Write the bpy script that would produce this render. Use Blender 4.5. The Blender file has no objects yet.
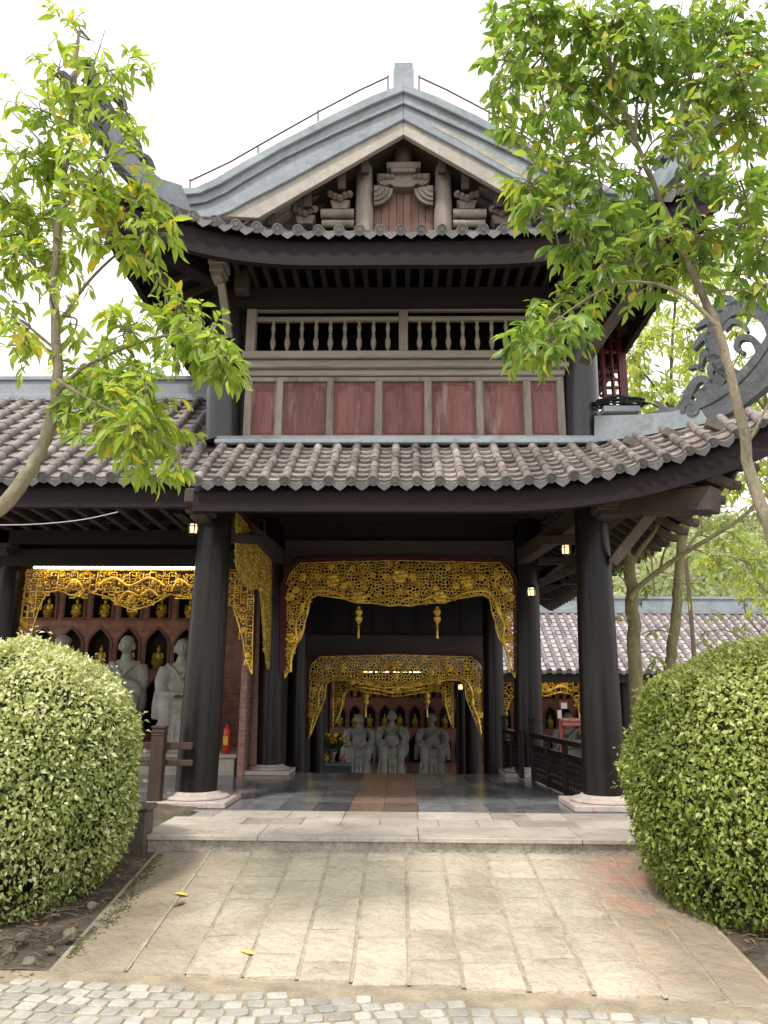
import bpy, math, random
import numpy as np
from mathutils import Vector, Matrix
from mathutils.geometry import delaunay_2d_cdt
rnd = random.Random(7); npr = np.random.default_rng(11)
PI = math.pi
scene = bpy.context.scene
COL = scene.collection

# ------------------------------------------------------------------ camera
EYE = Vector((0, 0, 1.31)); F = 770.0
vY = Vector((400-384, -(695-512), -F)).normalized()
vZ = Vector((405-384, 3240, -F)); vZ = (vZ - vY*vZ.dot(vY)).normalized()
vX = vY.cross(vZ)
RW = Matrix((vX, vY, vZ))            # rows: world axes in camera space -> maps camera vectors to world
cam = bpy.data.cameras.new('camera'); co = bpy.data.objects.new('camera', cam); COL.objects.link(co)
cam.sensor_fit = 'VERTICAL'; cam.sensor_height = 36; cam.lens = F/1024*36; cam.clip_end = 2000; cam.clip_start = .05
co.matrix_world = Matrix.Translation(EYE) @ RW.to_4x4()
scene.camera = co
def ray(px, py): return RW @ Vector((px-384, 512-py, -F))
def P(px, py, Y):
    d = ray(px, py); return EYE + d*(Y/d.y)
def PZ(px, py, z):
    d = ray(px, py); return EYE + d*((z-EYE.z)/d.z)
def PP(px, py, pt, n):
    d = ray(px, py); return EYE + d*((pt-EYE).dot(n)/d.dot(n))
def ZC(p): return -(RW.transposed() @ (p-EYE)).z

# ------------------------------------------------------------------ materials
def nt(name):
    m = bpy.data.materials.new(name); m.use_nodes = True
    N = m.node_tree.nodes; L = m.node_tree.links
    return m, N, L, N['Principled BSDF']
def coords(N, L, sc=(1,1,1), kind='Object'):
    tc = N.new('ShaderNodeTexCoord'); mp = N.new('ShaderNodeMapping'); mp.inputs['Scale'].default_value = sc
    L.new(tc.outputs[kind], mp.inputs['Vector']); return mp.outputs['Vector']
def noise(N, L, vec, scale, detail=6, rough=.6):
    n = N.new('ShaderNodeTexNoise'); n.inputs['Scale'].default_value = scale; n.inputs['Detail'].default_value = detail
    n.inputs['Roughness'].default_value = rough; L.new(vec, n.inputs['Vector']); return n.outputs['Fac']
def ramp(N, L, fac, stops):
    r = N.new('ShaderNodeValToRGB'); e = r.color_ramp.elements
    while len(e) < len(stops): e.new(.5)
    for i, (p, c) in enumerate(stops):
        e[i].position = p; e[i].color = (*c, 1) if len(c) == 3 else c
    L.new(fac, r.inputs['Fac']); return r.outputs['Color']
def mix(N, L, fac, a, b, mode='MIX'):
    m = N.new('ShaderNodeMix'); m.data_type = 'RGBA'; m.blend_type = mode
    for s, v in ((m.inputs[0], fac), (m.inputs[6], a), (m.inputs[7], b)):
        if hasattr(v, 'links'): L.new(v, s)
        elif isinstance(v, (int, float)): s.default_value = v
        else: s.default_value = (*v, 1)
    return m.outputs[2]
def math_(N, L, op, a, b=None):
    m = N.new('ShaderNodeMath'); m.operation = op
    for i, v in enumerate((a, b)):
        if v is None: continue
        if hasattr(v, 'links'): L.new(v, m.inputs[i])
        else: m.inputs[i].default_value = v
    return m.outputs[0]
def bump(N, L, B, h, dist=.01, st=1.0):
    b = N.new('ShaderNodeBump'); b.inputs['Distance'].default_value = dist; b.inputs['Strength'].default_value = st
    L.new(h, b.inputs['Height']); L.new(b.outputs['Normal'], B.inputs['Normal'])
def sc3(c, k): return tuple(x*k for x in c)
def surf(name, c, rough=.7, var=.35, s1=2.0, s2=14.0, stretch=(1,1,1), bd=.004, metal=0, tint=0.0, c2=None, coat=0, spec=.35, stain=None):
    """weathered surface: two noise scales, optional per-face tint, optional second colour / stains"""
    m, N, L, B = nt(name)
    v = coords(N, L, stretch)
    n1 = noise(N, L, v, s1, 8, .65); n2 = noise(N, L, v, s2, 6, .7)
    f = math_(N, L, 'ADD', math_(N, L, 'MULTIPLY', n1, .6), math_(N, L, 'MULTIPLY', n2, .4))
    col = ramp(N, L, f, [(.36, sc3(c, 1-var)), (.5, c), (.64, sc3(c2 or c, 1+var))])
    if stain:
        n3 = noise(N, L, v, stain[1], 7, .7)
        col = mix(N, L, ramp(N, L, n3, [(stain[2], (0,0,0)), (stain[2]+.12, (1,1,1))]), col, stain[0])
    if tint:
        a = N.new('ShaderNodeAttribute'); a.attribute_name = 'tint'
        k = ramp(N, L, a.outputs['Fac'], [(0, (1-tint,)*3), (1, (1+tint*.6,)*3)])
        col = mix(N, L, 1.0, col, k, 'MULTIPLY')
    L.new(col, B.inputs['Base Color'])
    rr = math_(N, L, 'ADD', math_(N, L, 'MULTIPLY', n2, .3), rough-.15); L.new(rr, B.inputs['Roughness'])
    B.inputs['Metallic'].default_value = metal; B.inputs['Coat Weight'].default_value = coat; B.inputs['Coat Roughness'].default_value = .15
    B.inputs['Specular IOR Level'].default_value = spec
    if bd: bump(N, L, B, f, bd*5)
    return m
def glow(name, c, s):
    m, N, L, B = nt(name); v = coords(N, L)
    B.inputs['Base Color'].default_value = (*c, 1); B.inputs['Emission Color'].default_value = (*c, 1); B.inputs['Emission Strength'].default_value = s
    return m
def leafmat(name, stops, trans=.45, rough=.4, spec=.5):
    m, N, L, B = nt(name)
    a = N.new('ShaderNodeAttribute'); a.attribute_name = 'tint'
    n = noise(N, L, coords(N, L), 1.3, 3)
    f = math_(N, L, 'ADD', a.outputs['Fac'], math_(N, L, 'MULTIPLY', math_(N, L, 'SUBTRACT', n, .5), .5))
    col = ramp(N, L, f, stops)
    L.new(col, B.inputs['Base Color']); B.inputs['Roughness'].default_value = rough; B.inputs['Specular IOR Level'].default_value = spec
    T = N.new('ShaderNodeBsdfTranslucent'); L.new(mix(N, L, 1.0, col, (1.5, 1.5, .75), 'MULTIPLY'), T.inputs['Color'])
    M = N.new('ShaderNodeMixShader'); M.inputs[0].default_value = trans
    L.new(B.outputs[0], M.inputs[1]); L.new(T.outputs[0], M.inputs[2]); L.new(M.outputs[0], N['Material Output'].inputs['Surface'])
    return m
def brickmat(name, c1, c2, mortar, bw, bh, ms=.01, axes='XZ', rough=.85):
    m, N, L, B = nt(name)
    tc = N.new('ShaderNodeTexCoord'); s = N.new('ShaderNodeSeparateXYZ'); L.new(tc.outputs['Object'], s.inputs[0])
    c = N.new('ShaderNodeCombineXYZ'); L.new(s.outputs[axes[0]], c.inputs[0]); L.new(s.outputs[axes[1]], c.inputs[1])
    b = N.new('ShaderNodeTexBrick'); L.new(c.outputs[0], b.inputs['Vector'])
    b.inputs['Scale'].default_value = 1; b.inputs['Brick Width'].default_value = bw; b.inputs['Row Height'].default_value = bh
    b.inputs['Mortar Size'].default_value = ms; b.inputs['Color1'].default_value = (*c1, 1); b.inputs['Color2'].default_value = (*c2, 1); b.inputs['Mortar'].default_value = (*mortar, 1)
    n = noise(N, L, tc.outputs['Object'], 9, 6)
    col = mix(N, L, 1.0, b.outputs['Color'], ramp(N, L, n, [(.3, (.65,)*3), (.7, (1.25,)*3)]), 'MULTIPLY')
    L.new(col, B.inputs['Base Color']); B.inputs['Roughness'].default_value = rough
    h = math_(N, L, 'SUBTRACT', math_(N, L, 'MULTIPLY', n, .4), b.outputs['Fac']); bump(N, L, B, h, .012)
    return m

M = {}
M['lacquer'] = surf('black_lacquered_wood', (.010,.0072,.0065), .42, .45, 1.2, 25, (1,1,.4), .001, coat=.16, c2=(.011,.008,.007), stain=((.028,.021,.018), 1.6, .60), spec=.24)
M['lacquer_up'] = surf('faded_lacquered_wood', (.03,.029,.032), .38, .5, 2, 30, (1,1,.3), .001, coat=.4, stain=((.075,.07,.07), 3, .6))
M['dark'] = surf('dark_stained_wood', (.022,.016,.0155), .7, .4, 3, 22, (.25,1,1), .003)
M['soffit'] = surf('dark_soffit_board', (.020,.0155,.0165), .8, .4, 3, 22, (1,.2,1), .002)
M['dark_fascia'] = surf('dark_fascia_wood', (.017,.0105,.0125), .65, .4, 2, 20, (.12,1,1), .003, spec=.2, stain=((.040,.028,.027), 2.0, .56))
M['brown'] = surf('brown_beam_wood', (.075,.055,.047), .75, .4, 2.5, 22, (.2,1,1), .004)
M['brown_y'] = surf('brown_bracket_wood', (.15,.12,.10), .78, .4, 3, 22, (1,.3,1), .004)
M['weathered'] = surf('weathered_grey_wood', (.28,.24,.205), .8, .35, 3, 30, (1,1,.12), .004, stain=((.13,.11,.09), 4, .56))
M['weathered_h'] = surf('weathered_rail_wood', (.30,.265,.22), .8, .35, 3, 30, (.1,1,1), .004, stain=((.15,.13,.105), 4, .56))
M['barge'] = surf('bleached_board', (.40,.365,.32), .85, .3, 1.5, 26, (.3,1,.3), .004, stain=((.24,.21,.18), 3, .58))
M['redpanel'] = surf('faded_red_panel', (.235,.11,.098), .85, .42, 2.2, 26, (1,1,.12), .002, tint=.28, stain=((.42,.31,.27), 3.6, .565))
M['carve'] = surf('brown_weathered_carving', (.205,.165,.14), .8, .4, 3, 30, (1,1,.3), .005, stain=((.12,.095,.08), 4, .56))
M['plank'] = surf('reddish_plank', (.22,.13,.10), .85, .35, 4, 30, (1,1,.1), .003, tint=.3)
M['redtrim'] = surf('red_painted_trim', (.085,.012,.012), .5, .3, 3, 20)
M['redlac'] = surf('red_lacquer', (.17,.032,.028), .4, .3, 3, 20, coat=.3)
M['tile'] = surf('clay_roof_tile', (.245,.208,.198), .55, .45, 1.4, 30, bd=.004, tint=.50, c2=(.32,.28,.26), stain=((.42,.405,.34), 4, .56))
M['eavetile'] = surf('grey_moulded_eave_tile', (.20,.195,.20), .62, .3, 3, 30, bd=.004, tint=.3, stain=((.36,.34,.28), 7, .60))
M['tile_far'] = surf('pale_clay_roof_tile', (.37,.32,.33), .5, .25, 1.4, 20, bd=.002, tint=.85)
M['orange'] = surf('orange_tile_underlay', (.36,.19,.11), .85, .4, 4, 20)
M['flash'] = surf('blue_grey_render', (.265,.297,.325), .78, .28, 1.2, 14, bd=.003, stain=((.185,.205,.215), 2.2, .55))
M['flash_stain'] = surf('lichen_stained_render', (.35,.34,.28), .85, .3, 3, 16)
M['orn'] = surf('grey_cast_ornament', (.088,.098,.104), .68, .4, 3, 20, bd=.004, stain=((.16,.17,.165), 4, .57))
M['gold'] = surf('gilded_carving', (.84,.53,.085), .33, .5, 6, 40, bd=.003, metal=.45, c2=(.98,.70,.15))
M['golddim'] = surf('old_gilded_carving', (.60,.43,.09), .40, .45, 6, 40, bd=.002, metal=.4)
M['stone'] = surf('carved_pale_stone', (.33,.325,.28), .7, .3, 2.5, 18, bd=.003, stain=((.20,.205,.185), 4, .58))
M['floor'] = surf('polished_slate', (.19,.195,.21), .17, .4, 1.1, 4, bd=0, tint=.6, spec=.6)
M['floor_red'] = surf('polished_brown_stone', (.30,.205,.16), .18, .35, 1.1, 4, bd=0, tint=.35, spec=.6)
M['kerb'] = surf('pale_worn_stone', (.44,.39,.335), .7, .25, 1.5, 20, bd=.003, tint=.28, stain=((.31,.245,.195), 2.2, .54))
M['kerbside'] = surf('grimy_carved_stone', (.36,.335,.29), .85, .45, 5, 30, bd=.006)
M['plinth'] = surf('column_plinth_stone', (.46,.40,.36), .75, .25, 5, 25, bd=.003, stain=((.46,.17,.14), 5, .58))
M['concrete'] = surf('mossy_concrete', (.115,.095,.078), .9, .4, 3, 25, bd=.008, stain=((.10,.11,.04), 3, .56))
M['soil'] = surf('dark_soil', (.125,.10,.072), .95, .5, 3, 25, bd=.02, stain=((.20,.17,.125), 6, .53))
M['lawn'] = surf('courtyard_ground', (.17,.16,.13), .95, .4, .3, 8, bd=.01)
M['brick'] = brickmat('red_brick', (.40,.175,.115), (.31,.125,.085), (.34,.26,.21), .24, .075, .006)
M['brick_y'] = brickmat('red_brick_side', (.40,.20,.15), (.32,.15,.12), (.36,.30,.27), .24, .075, .006, 'YZ')
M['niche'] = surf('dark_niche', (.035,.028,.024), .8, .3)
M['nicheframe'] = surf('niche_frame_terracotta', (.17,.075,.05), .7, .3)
M['iron'] = surf('dark_iron', (.03,.03,.035), .5, .3, metal=.4)
M['wire'] = surf('dark_rod', (.10,.075,.08), .6, .3)
M['paleyw'] = surf('pale_wire', (.55,.55,.55), .6, .1)
M['cable'] = surf('black_cable', (.012,.012,.013), .45, .3)
M['bark'] = surf('lichened_bark', (.25,.215,.15), .9, .45, 5, 30, (1,1,.5), .01, stain=((.40,.37,.28), 9, .58))
M['barkg'] = surf('mossy_yellow_bark', (.27,.235,.12), .9, .4, 5, 30, (1,1,.5), .01, stain=((.42,.40,.28), 14, .60))
M['twig'] = surf('dark_twig_bark', (.13,.10,.07), .9, .3)
M['tube'] = glow('lit_fluorescent_tube', (1,.90,.62), 14)
M['lamp'] = glow('lit_lantern_glass', (1,.66,.30), 2.6)
M['tubeb'] = glow('lit_far_tube', (1,.85,.55), 9)
M['exting'] = surf('red_extinguisher_paint', (.5,.02,.015), .3, .15, coat=.5)
M['yellow'] = surf('yellow_print', (.65,.42,.06), .6, .2)
M['white'] = surf('white_print', (.75,.72,.66), .6, .1)
M['signred'] = surf('red_sign_board', (.38,.06,.05), .5, .2)
M['brownfence'] = surf('brown_fence_wood', (.062,.036,.027), .7, .35, 3, 24, (1,1,.2), .004)
M['petal'] = surf('yellow_petals', (.75,.48,.03), .7, .3)
M['pinkpetal'] = surf('orange_pink_fruit', (.55,.22,.12), .6, .3)
M['green'] = surf('bouquet_green', (.05,.09,.02), .7, .3)
M['deadleaf'] = surf('dry_brown_leaf', (.24,.13,.06), .8, .3)
M['yleaf'] = surf('fallen_yellow_leaf', (.62,.50,.10), .7, .25)
M['rock'] = surf('grey_rock', (.17,.145,.11), .9, .35, 4, 20, bd=.01)
M['sidestrip'] = None
M['leafL'] = leafmat('young_bright_leaf', [(.0,(.11,.19,.035)), (.45,(.26,.38,.07)), (.84,(.43,.52,.10)), (.985,(.68,.54,.07))], .5, .42)
M['leafR'] = leafmat('glossy_green_leaf', [(.0,(.085,.16,.04)), (.45,(.20,.32,.07)), (.8,(.36,.46,.10)), (.985,(.62,.50,.10))], .5, .38)
M['leafB'] = leafmat('background_tree_leaf', [(.0,(.14,.20,.05)), (.5,(.33,.42,.10)), (.9,(.55,.58,.17)), (1,(.65,.55,.12))], .5, .5)
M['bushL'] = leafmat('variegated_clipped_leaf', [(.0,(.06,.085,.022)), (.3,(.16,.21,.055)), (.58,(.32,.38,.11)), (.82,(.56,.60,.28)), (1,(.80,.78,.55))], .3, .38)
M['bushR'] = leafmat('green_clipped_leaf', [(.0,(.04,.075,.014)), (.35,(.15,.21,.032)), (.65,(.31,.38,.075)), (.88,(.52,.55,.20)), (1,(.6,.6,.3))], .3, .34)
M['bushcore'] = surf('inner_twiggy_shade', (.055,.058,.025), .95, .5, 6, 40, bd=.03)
M['hillleaf'] = leafmat('hazy_hillside_leaf', [(0,(.15,.17,.08)), (.5,(.31,.35,.18)), (1,(.52,.54,.32))], .35, .7, .2)  # distance haze put into the colour, here and in the hill
M['hill'] = surf('hazy_hillside', (.22,.24,.14), .95, .4, .1, 1.2, bd=0)
M['darkwall'] = surf('dark_panelling', (.019,.0165,.021), .55, .4, 2, 20, (1,1,.2), .002)

def riven(name, c, cd, edge, tint):
    m, N, L, B = nt(name); v = coords(N, L)
    n1 = noise(N, L, v, 2.1, 5, .5); n2 = noise(N, L, v, 22, 6, .7); n3 = noise(N, L, v, 1.1, 4, .5)
    st = math_(N, L, 'SNAP', n1, .07); fr = math_(N, L, 'MULTIPLY', math_(N, L, 'SUBTRACT', n1, st), 14.0)
    h = math_(N, L, 'ADD', math_(N, L, 'MULTIPLY', st, 7.0), math_(N, L, 'ADD', math_(N, L, 'MULTIPLY', n1, 1.2), math_(N, L, 'ADD', math_(N, L, 'MULTIPLY', n2, .25), math_(N, L, 'MULTIPLY', noise(N, L, v, 8, 5, .6), 1.6))))
    bump(N, L, B, h, .03, 1.0)
    col = ramp(N, L, math_(N, L, 'ADD', math_(N, L, 'MULTIPLY', n1, .75), math_(N, L, 'MULTIPLY', n2, .25)), [(.34, cd), (.47, c), (.64, sc3(c, 1.12))])
    col = mix(N, L, ramp(N, L, fr, [(.0, (.26,)*3), (.3, (0,0,0)), (1, (0,0,0))]), col, edge)
    a = N.new('ShaderNodeAttribute'); a.attribute_name = 'tint'
    col = mix(N, L, 1.0, col, ramp(N, L, a.outputs['Fac'], [(0, (1-tint, 1-tint, 1-tint*1.05)), (1, (1+tint*.3,)*3)]), 'MULTIPLY')
    tc = N.new('ShaderNodeTexCoord'); sx = N.new('ShaderNodeSeparateXYZ'); L.new(tc.outputs['Object'], sx.inputs[0])
    ax_ = math_(N, L, 'ADD', math_(N, L, 'ABSOLUTE', sx.outputs['X']), math_(N, L, 'MULTIPLY', n3, .9))
    col = mix(N, L, ramp(N, L, math_(N, L, 'DIVIDE', ax_, 3.0), [(.60, (0,0,0)), (.80, (.85,)*3)]), col, mix(N, L, math_(N, L, 'MULTIPLY', ramp(N, L, sx.outputs['X'], [(0, (0,0,0)), (.6, (1,1,1))]), ramp(N, L, noise(N, L, v, 1.7, 4), [(.46, (0,0,0)), (.60, (1,1,1))])), (.25,.20,.145), (.40,.215,.15)))
    L.new(col, B.inputs['Base Color']); B.inputs['Roughness'].default_value = .82
    return m
# ------------------------------------------------------------------ mesh builder
class MB:
    def __init__(s): s.v = []; s.f = []; s.t = []; s.cur = .5
    def add(s, vs, fs, tint=None):
        o = len(s.v); s.v += [tuple(p) for p in vs]; s.f += [tuple(i+o for i in f) for f in fs]
        s.t += [s.cur if tint is None else tint]*len(fs)
    def box(s, c, d, ax=None, tint=None):
        c = Vector(c); X, Y, Z = ax or (Vector((1,0,0)), Vector((0,1,0)), Vector((0,0,1)))
        h = [x/2 for x in d]
        vs = [c + X*(h[0]*i) + Y*(h[1]*j) + Z*(h[2]*k) for i in (-1,1) for j in (-1,1) for k in (-1,1)]
        s.add(vs, [(0,1,3,2),(4,6,7,5),(0,4,5,1),(2,3,7,6),(0,2,6,4),(1,5,7,3)], tint)
    def b2(s, lo, hi, tint=None):
        s.box([(a+b)/2 for a, b in zip(lo, hi)], [abs(b-a) for a, b in zip(lo, hi)], None, tint)
    def bar(s, p, q, w, h, up=(0,0,1), tint=None):
        p, q = Vector(p), Vector(q); Y = (q-p); l = Y.length; Y.normalize(); X = Y.cross(Vector(up))
        if X.length < 1e-4: X = Vector((1,0,0))
        X.normalize(); Z = X.cross(Y)
        s.box((p+q)/2, (w, l, h), (X, Y, Z), tint)
    def tube(s, pts, r, n=8, caps=True, tint=None, flat=1.0):
        pts = [Vector(p) for p in pts]; m = len(pts)
        rs = r if isinstance(r, (list, tuple)) else [r]*m
        vs = []; T0 = (pts[1]-pts[0]).normalized()
        A = T0.cross(Vector((0,0,1)));
        if A.length < .1: A = T0.cross(Vector((0,1,0)))
        A.normalize()
        for i, p in enumerate(pts):
            T = (pts[min(i+1, m-1)]-pts[max(i-1, 0)]).normalized()
            A = (A - T*A.dot(T)).normalized(); B = T.cross(A)
            for k in range(n):
                a = 2*PI*k/n; vs.append(p + A*(math.cos(a)*rs[i]) + B*(math.sin(a)*rs[i]*flat))
        fs = [(i*n+k, i*n+(k+1)%n, (i+1)*n+(k+1)%n, (i+1)*n+k) for i in range(m-1) for k in range(n)]
        if caps: fs += [tuple(range(n-1, -1, -1)), tuple((m-1)*n+k for k in range(n))]
        s.add(vs, fs, tint)
    def lathe(s, c, prof, n=20, ax=None, tint=None):
        c = Vector(c); X, Y, Z = ax or (Vector((1,0,0)), Vector((0,1,0)), Vector((0,0,1)))
        vs = []
        for r, z in prof:
            for k in range(n):
                a = 2*PI*k/n; vs.append(c + X*(r*math.cos(a)) + Y*(r*math.sin(a)) + Z*z)
        m = len(prof)
        fs = [(i*n+k, i*n+(k+1)%n, (i+1)*n+(k+1)%n, (i+1)*n+k) for i in range(m-1) for k in range(n)]
        fs += [tuple(range(n-1, -1, -1)), tuple((m-1)*n+k for k in range(n))]
        s.add(vs, fs, tint)
    def ball(s, c, r, n=10, m=7, tint=None, ax=None):
        c = Vector(c); rx, ry, rz = r if isinstance(r, (list, tuple)) else (r, r, r)
        X, Y, Z = ax or (Vector((1,0,0)), Vector((0,1,0)), Vector((0,0,1)))
        vs = [c - Z*rz]
        for i in range(1, m):
            t = PI*i/m
            for k in range(n):
                a = 2*PI*k/n; vs.append(c + X*(rx*math.sin(t)*math.cos(a)) + Y*(ry*math.sin(t)*math.sin(a)) - Z*(rz*math.cos(t)))
        vs.append(c + Z*rz); e = len(vs)-1
        fs = [(0, 1+(k+1)%n, 1+k) for k in range(n)]
        fs += [(1+i*n+k, 1+i*n+(k+1)%n, 1+(i+1)*n+(k+1)%n, 1+(i+1)*n+k) for i in range(m-2) for k in range(n)]
        fs += [(e, 1+(m-2)*n+k, 1+(m-2)*n+(k+1)%n) for k in range(n)]
        s.add(vs, fs, tint)
    def prism(s, front, off, tint=None):
        n = len(front); front = [Vector(p) for p in front]; off = Vector(off)
        vs = front + [p+off for p in front]
        s.add(vs, [tuple(range(n)), tuple(range(2*n-1, n-1, -1))] + [(i, i+n, (i+1)%n+n, (i+1)%n) for i in range(n)], tint)
    def band(s, L, R, off, tint=None):
        """strip between two polylines, extruded by off (for concave shapes)"""
        n = len(L); off = Vector(off)
        vs = [Vector(p) for p in L]+[Vector(p) for p in R]; vs += [p+off for p in vs]
        fs = []
        for i in range(n-1):
            fs += [(i, i+1, n+i+1, n+i), (2*n+i, 3*n+i, 3*n+i+1, 2*n+i+1), (i, 2*n+i, 2*n+i+1, i+1), (n+i, n+i+1, 3*n+i+1, 3*n+i)]
        fs += [(0, n, 3*n, 2*n), (n-1, 3*n-1, 4*n-1, 2*n-1)]
        s.add(vs, fs, tint)
    def build(s, name, mat, parent=None, smooth=False, bevel=0, kind=None):
        me = bpy.data.meshes.new(name); off = Vector(parent.get('_w', (0,0,0))) if parent else Vector((0,0,0))
        vs = [(p[0]-off.x, p[1]-off.y, p[2]-off.z) for p in s.v]
        me.from_pydata(vs, [], s.f); me.materials.append(mat)
        a = me.attributes.new('tint', 'FLOAT', 'FACE'); a.data.foreach_set('value', s.t)
        import bmesh
        bm = bmesh.new(); bm.from_mesh(me); bmesh.ops.recalc_face_normals(bm, faces=bm.faces); bm.to_mesh(me); bm.free()
        if smooth:
            me.shade_smooth() if hasattr(me, 'shade_smooth') else None
            try: me.set_sharp_from_angle(angle=math.radians(42))
            except Exception: pass
        o = bpy.data.objects.new(name, me); COL.objects.link(o)
        if parent: o.parent = parent; o['_w'] = tuple(off)
        if bevel:
            b = o.modifiers.new('bevel', 'BEVEL'); b.width = bevel; b.segments = 1; b.limit_method = 'ANGLE'; b.angle_limit = math.radians(40)
        if kind: o['kind'] = kind
        return o
def thing(name, label, cat, loc, group=None):
    o = bpy.data.objects.new(name, None); COL.objects.link(o); o.location = loc; o.empty_display_size = .2
    o['_w'] = tuple(loc); o['label'] = label; o['category'] = cat
    if group: o['group'] = group
    return o
def tag(o, label, cat, group=None):
    o['label'] = label; o['category'] = cat
    if group: o['group'] = group
    return o
def copy_tree(o, loc, label=None, top=True, parent=None):
    c = o.copy(); COL.objects.link(c)
    if parent: c.parent = parent
    else:
        c.location = loc
        if label: c['label'] = label
    for ch in [x for x in o.children]: copy_tree(ch, None, None, False, c)
    return c
def smooth_line(pts, n=6):
    pts = [Vector(p) for p in pts]; out = []
    for i in range(len(pts)-1):
        p0, p1, p2, p3 = pts[max(i-1,0)], pts[i], pts[i+1], pts[min(i+2, len(pts)-1)]
        for k in range(n):
            t = k/n; out.append(.5*((2*p1) + (p2-p0)*t + (2*p0-5*p1+4*p2-p3)*t*t + (3*p1-p0-3*p2+p3)*t**3))
    out.append(pts[-1]); return out
UPZ = Vector((0,0,1))

# ------------------------------------------------------------------ leaves (numpy)
def leaf_mesh(name, pos, dirs, nrm, size, tint, mat, parent=None, width=.36, fold=.12, droop=.25, simple=False):
    """pos Nx3, dirs Nx3 (along leaf), nrm Nx3, size N"""
    N = len(pos); d = dirs/np.linalg.norm(dirs, axis=1, keepdims=True)
    s = np.cross(d, nrm); s /= (np.linalg.norm(s, axis=1, keepdims=True)+1e-9); n = np.cross(s, d)
    if simple:
        T = np.array([(0,0,0),(width,.42,fold),(0,1,-droop),(-width,.42,fold),(0,.45,0)]); fs = [(0,1,4),(0,4,3),(4,1,2),(4,2,3)]
    else:
        T = np.array([(0,0,0),(width*.66,.18,fold*.6),(width,.45,fold-.1*droop),(width*.62,.76,fold*.5-.45*droop),(0,1.0,-droop),(-width*.62,.76,fold*.5-.45*droop),(-width,.45,fold-.1*droop),(-width*.66,.18,fold*.6),(0,.2,0),(0,.47,-droop*.2),(0,.77,-droop*.55)])
        fs = [(0,1,8),(0,8,7),(8,1,2,9),(7,8,9,6),(9,2,3,10),(6,9,10,5),(10,3,4),(5,10,4)]
    V = (pos[:,None,:] + size[:,None,None]*(T[None,:,0:1]*s[:,None,:] + T[None,:,1:2]*d[:,None,:] + T[None,:,2:3]*n[:,None,:])).reshape(-1,3)
    off = np.array(parent['_w']) if parent else np.zeros(3); V = V-off
    k = len(T); tot = [len(f) for f in fs]
    loops = np.concatenate([np.array(sum([list(f) for f in fs], []))[None,:] + (np.arange(N)*k)[:,None]]).reshape(-1)
    me = bpy.data.meshes.new(name); me.vertices.add(N*k); me.vertices.foreach_set('co', V.reshape(-1).astype(np.float32))
    me.loops.add(len(loops)); me.loops.foreach_set('vertex_index', loops.astype(np.int32))
    lt = np.tile(tot, N); ls = np.concatenate([[0], np.cumsum(lt)[:-1]])
    me.polygons.add(len(lt)); me.polygons.foreach_set('loop_start', ls.astype(np.int32)); me.polygons.foreach_set('loop_total', lt.astype(np.int32))
    me.update(calc_edges=True); me.validate()
    a = me.attributes.new('tint', 'FLOAT', 'FACE'); a.data.foreach_set('value', np.repeat(tint, len(fs)).astype(np.float32))
    me.materials.append(mat)
    if not simple: me.shade_smooth()
    o = bpy.data.objects.new(name, me); COL.objects.link(o)
    if parent: o.parent = parent
    return o
def unit(a): return a/(np.linalg.norm(a, axis=1, keepdims=True)+1e-9)

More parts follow.
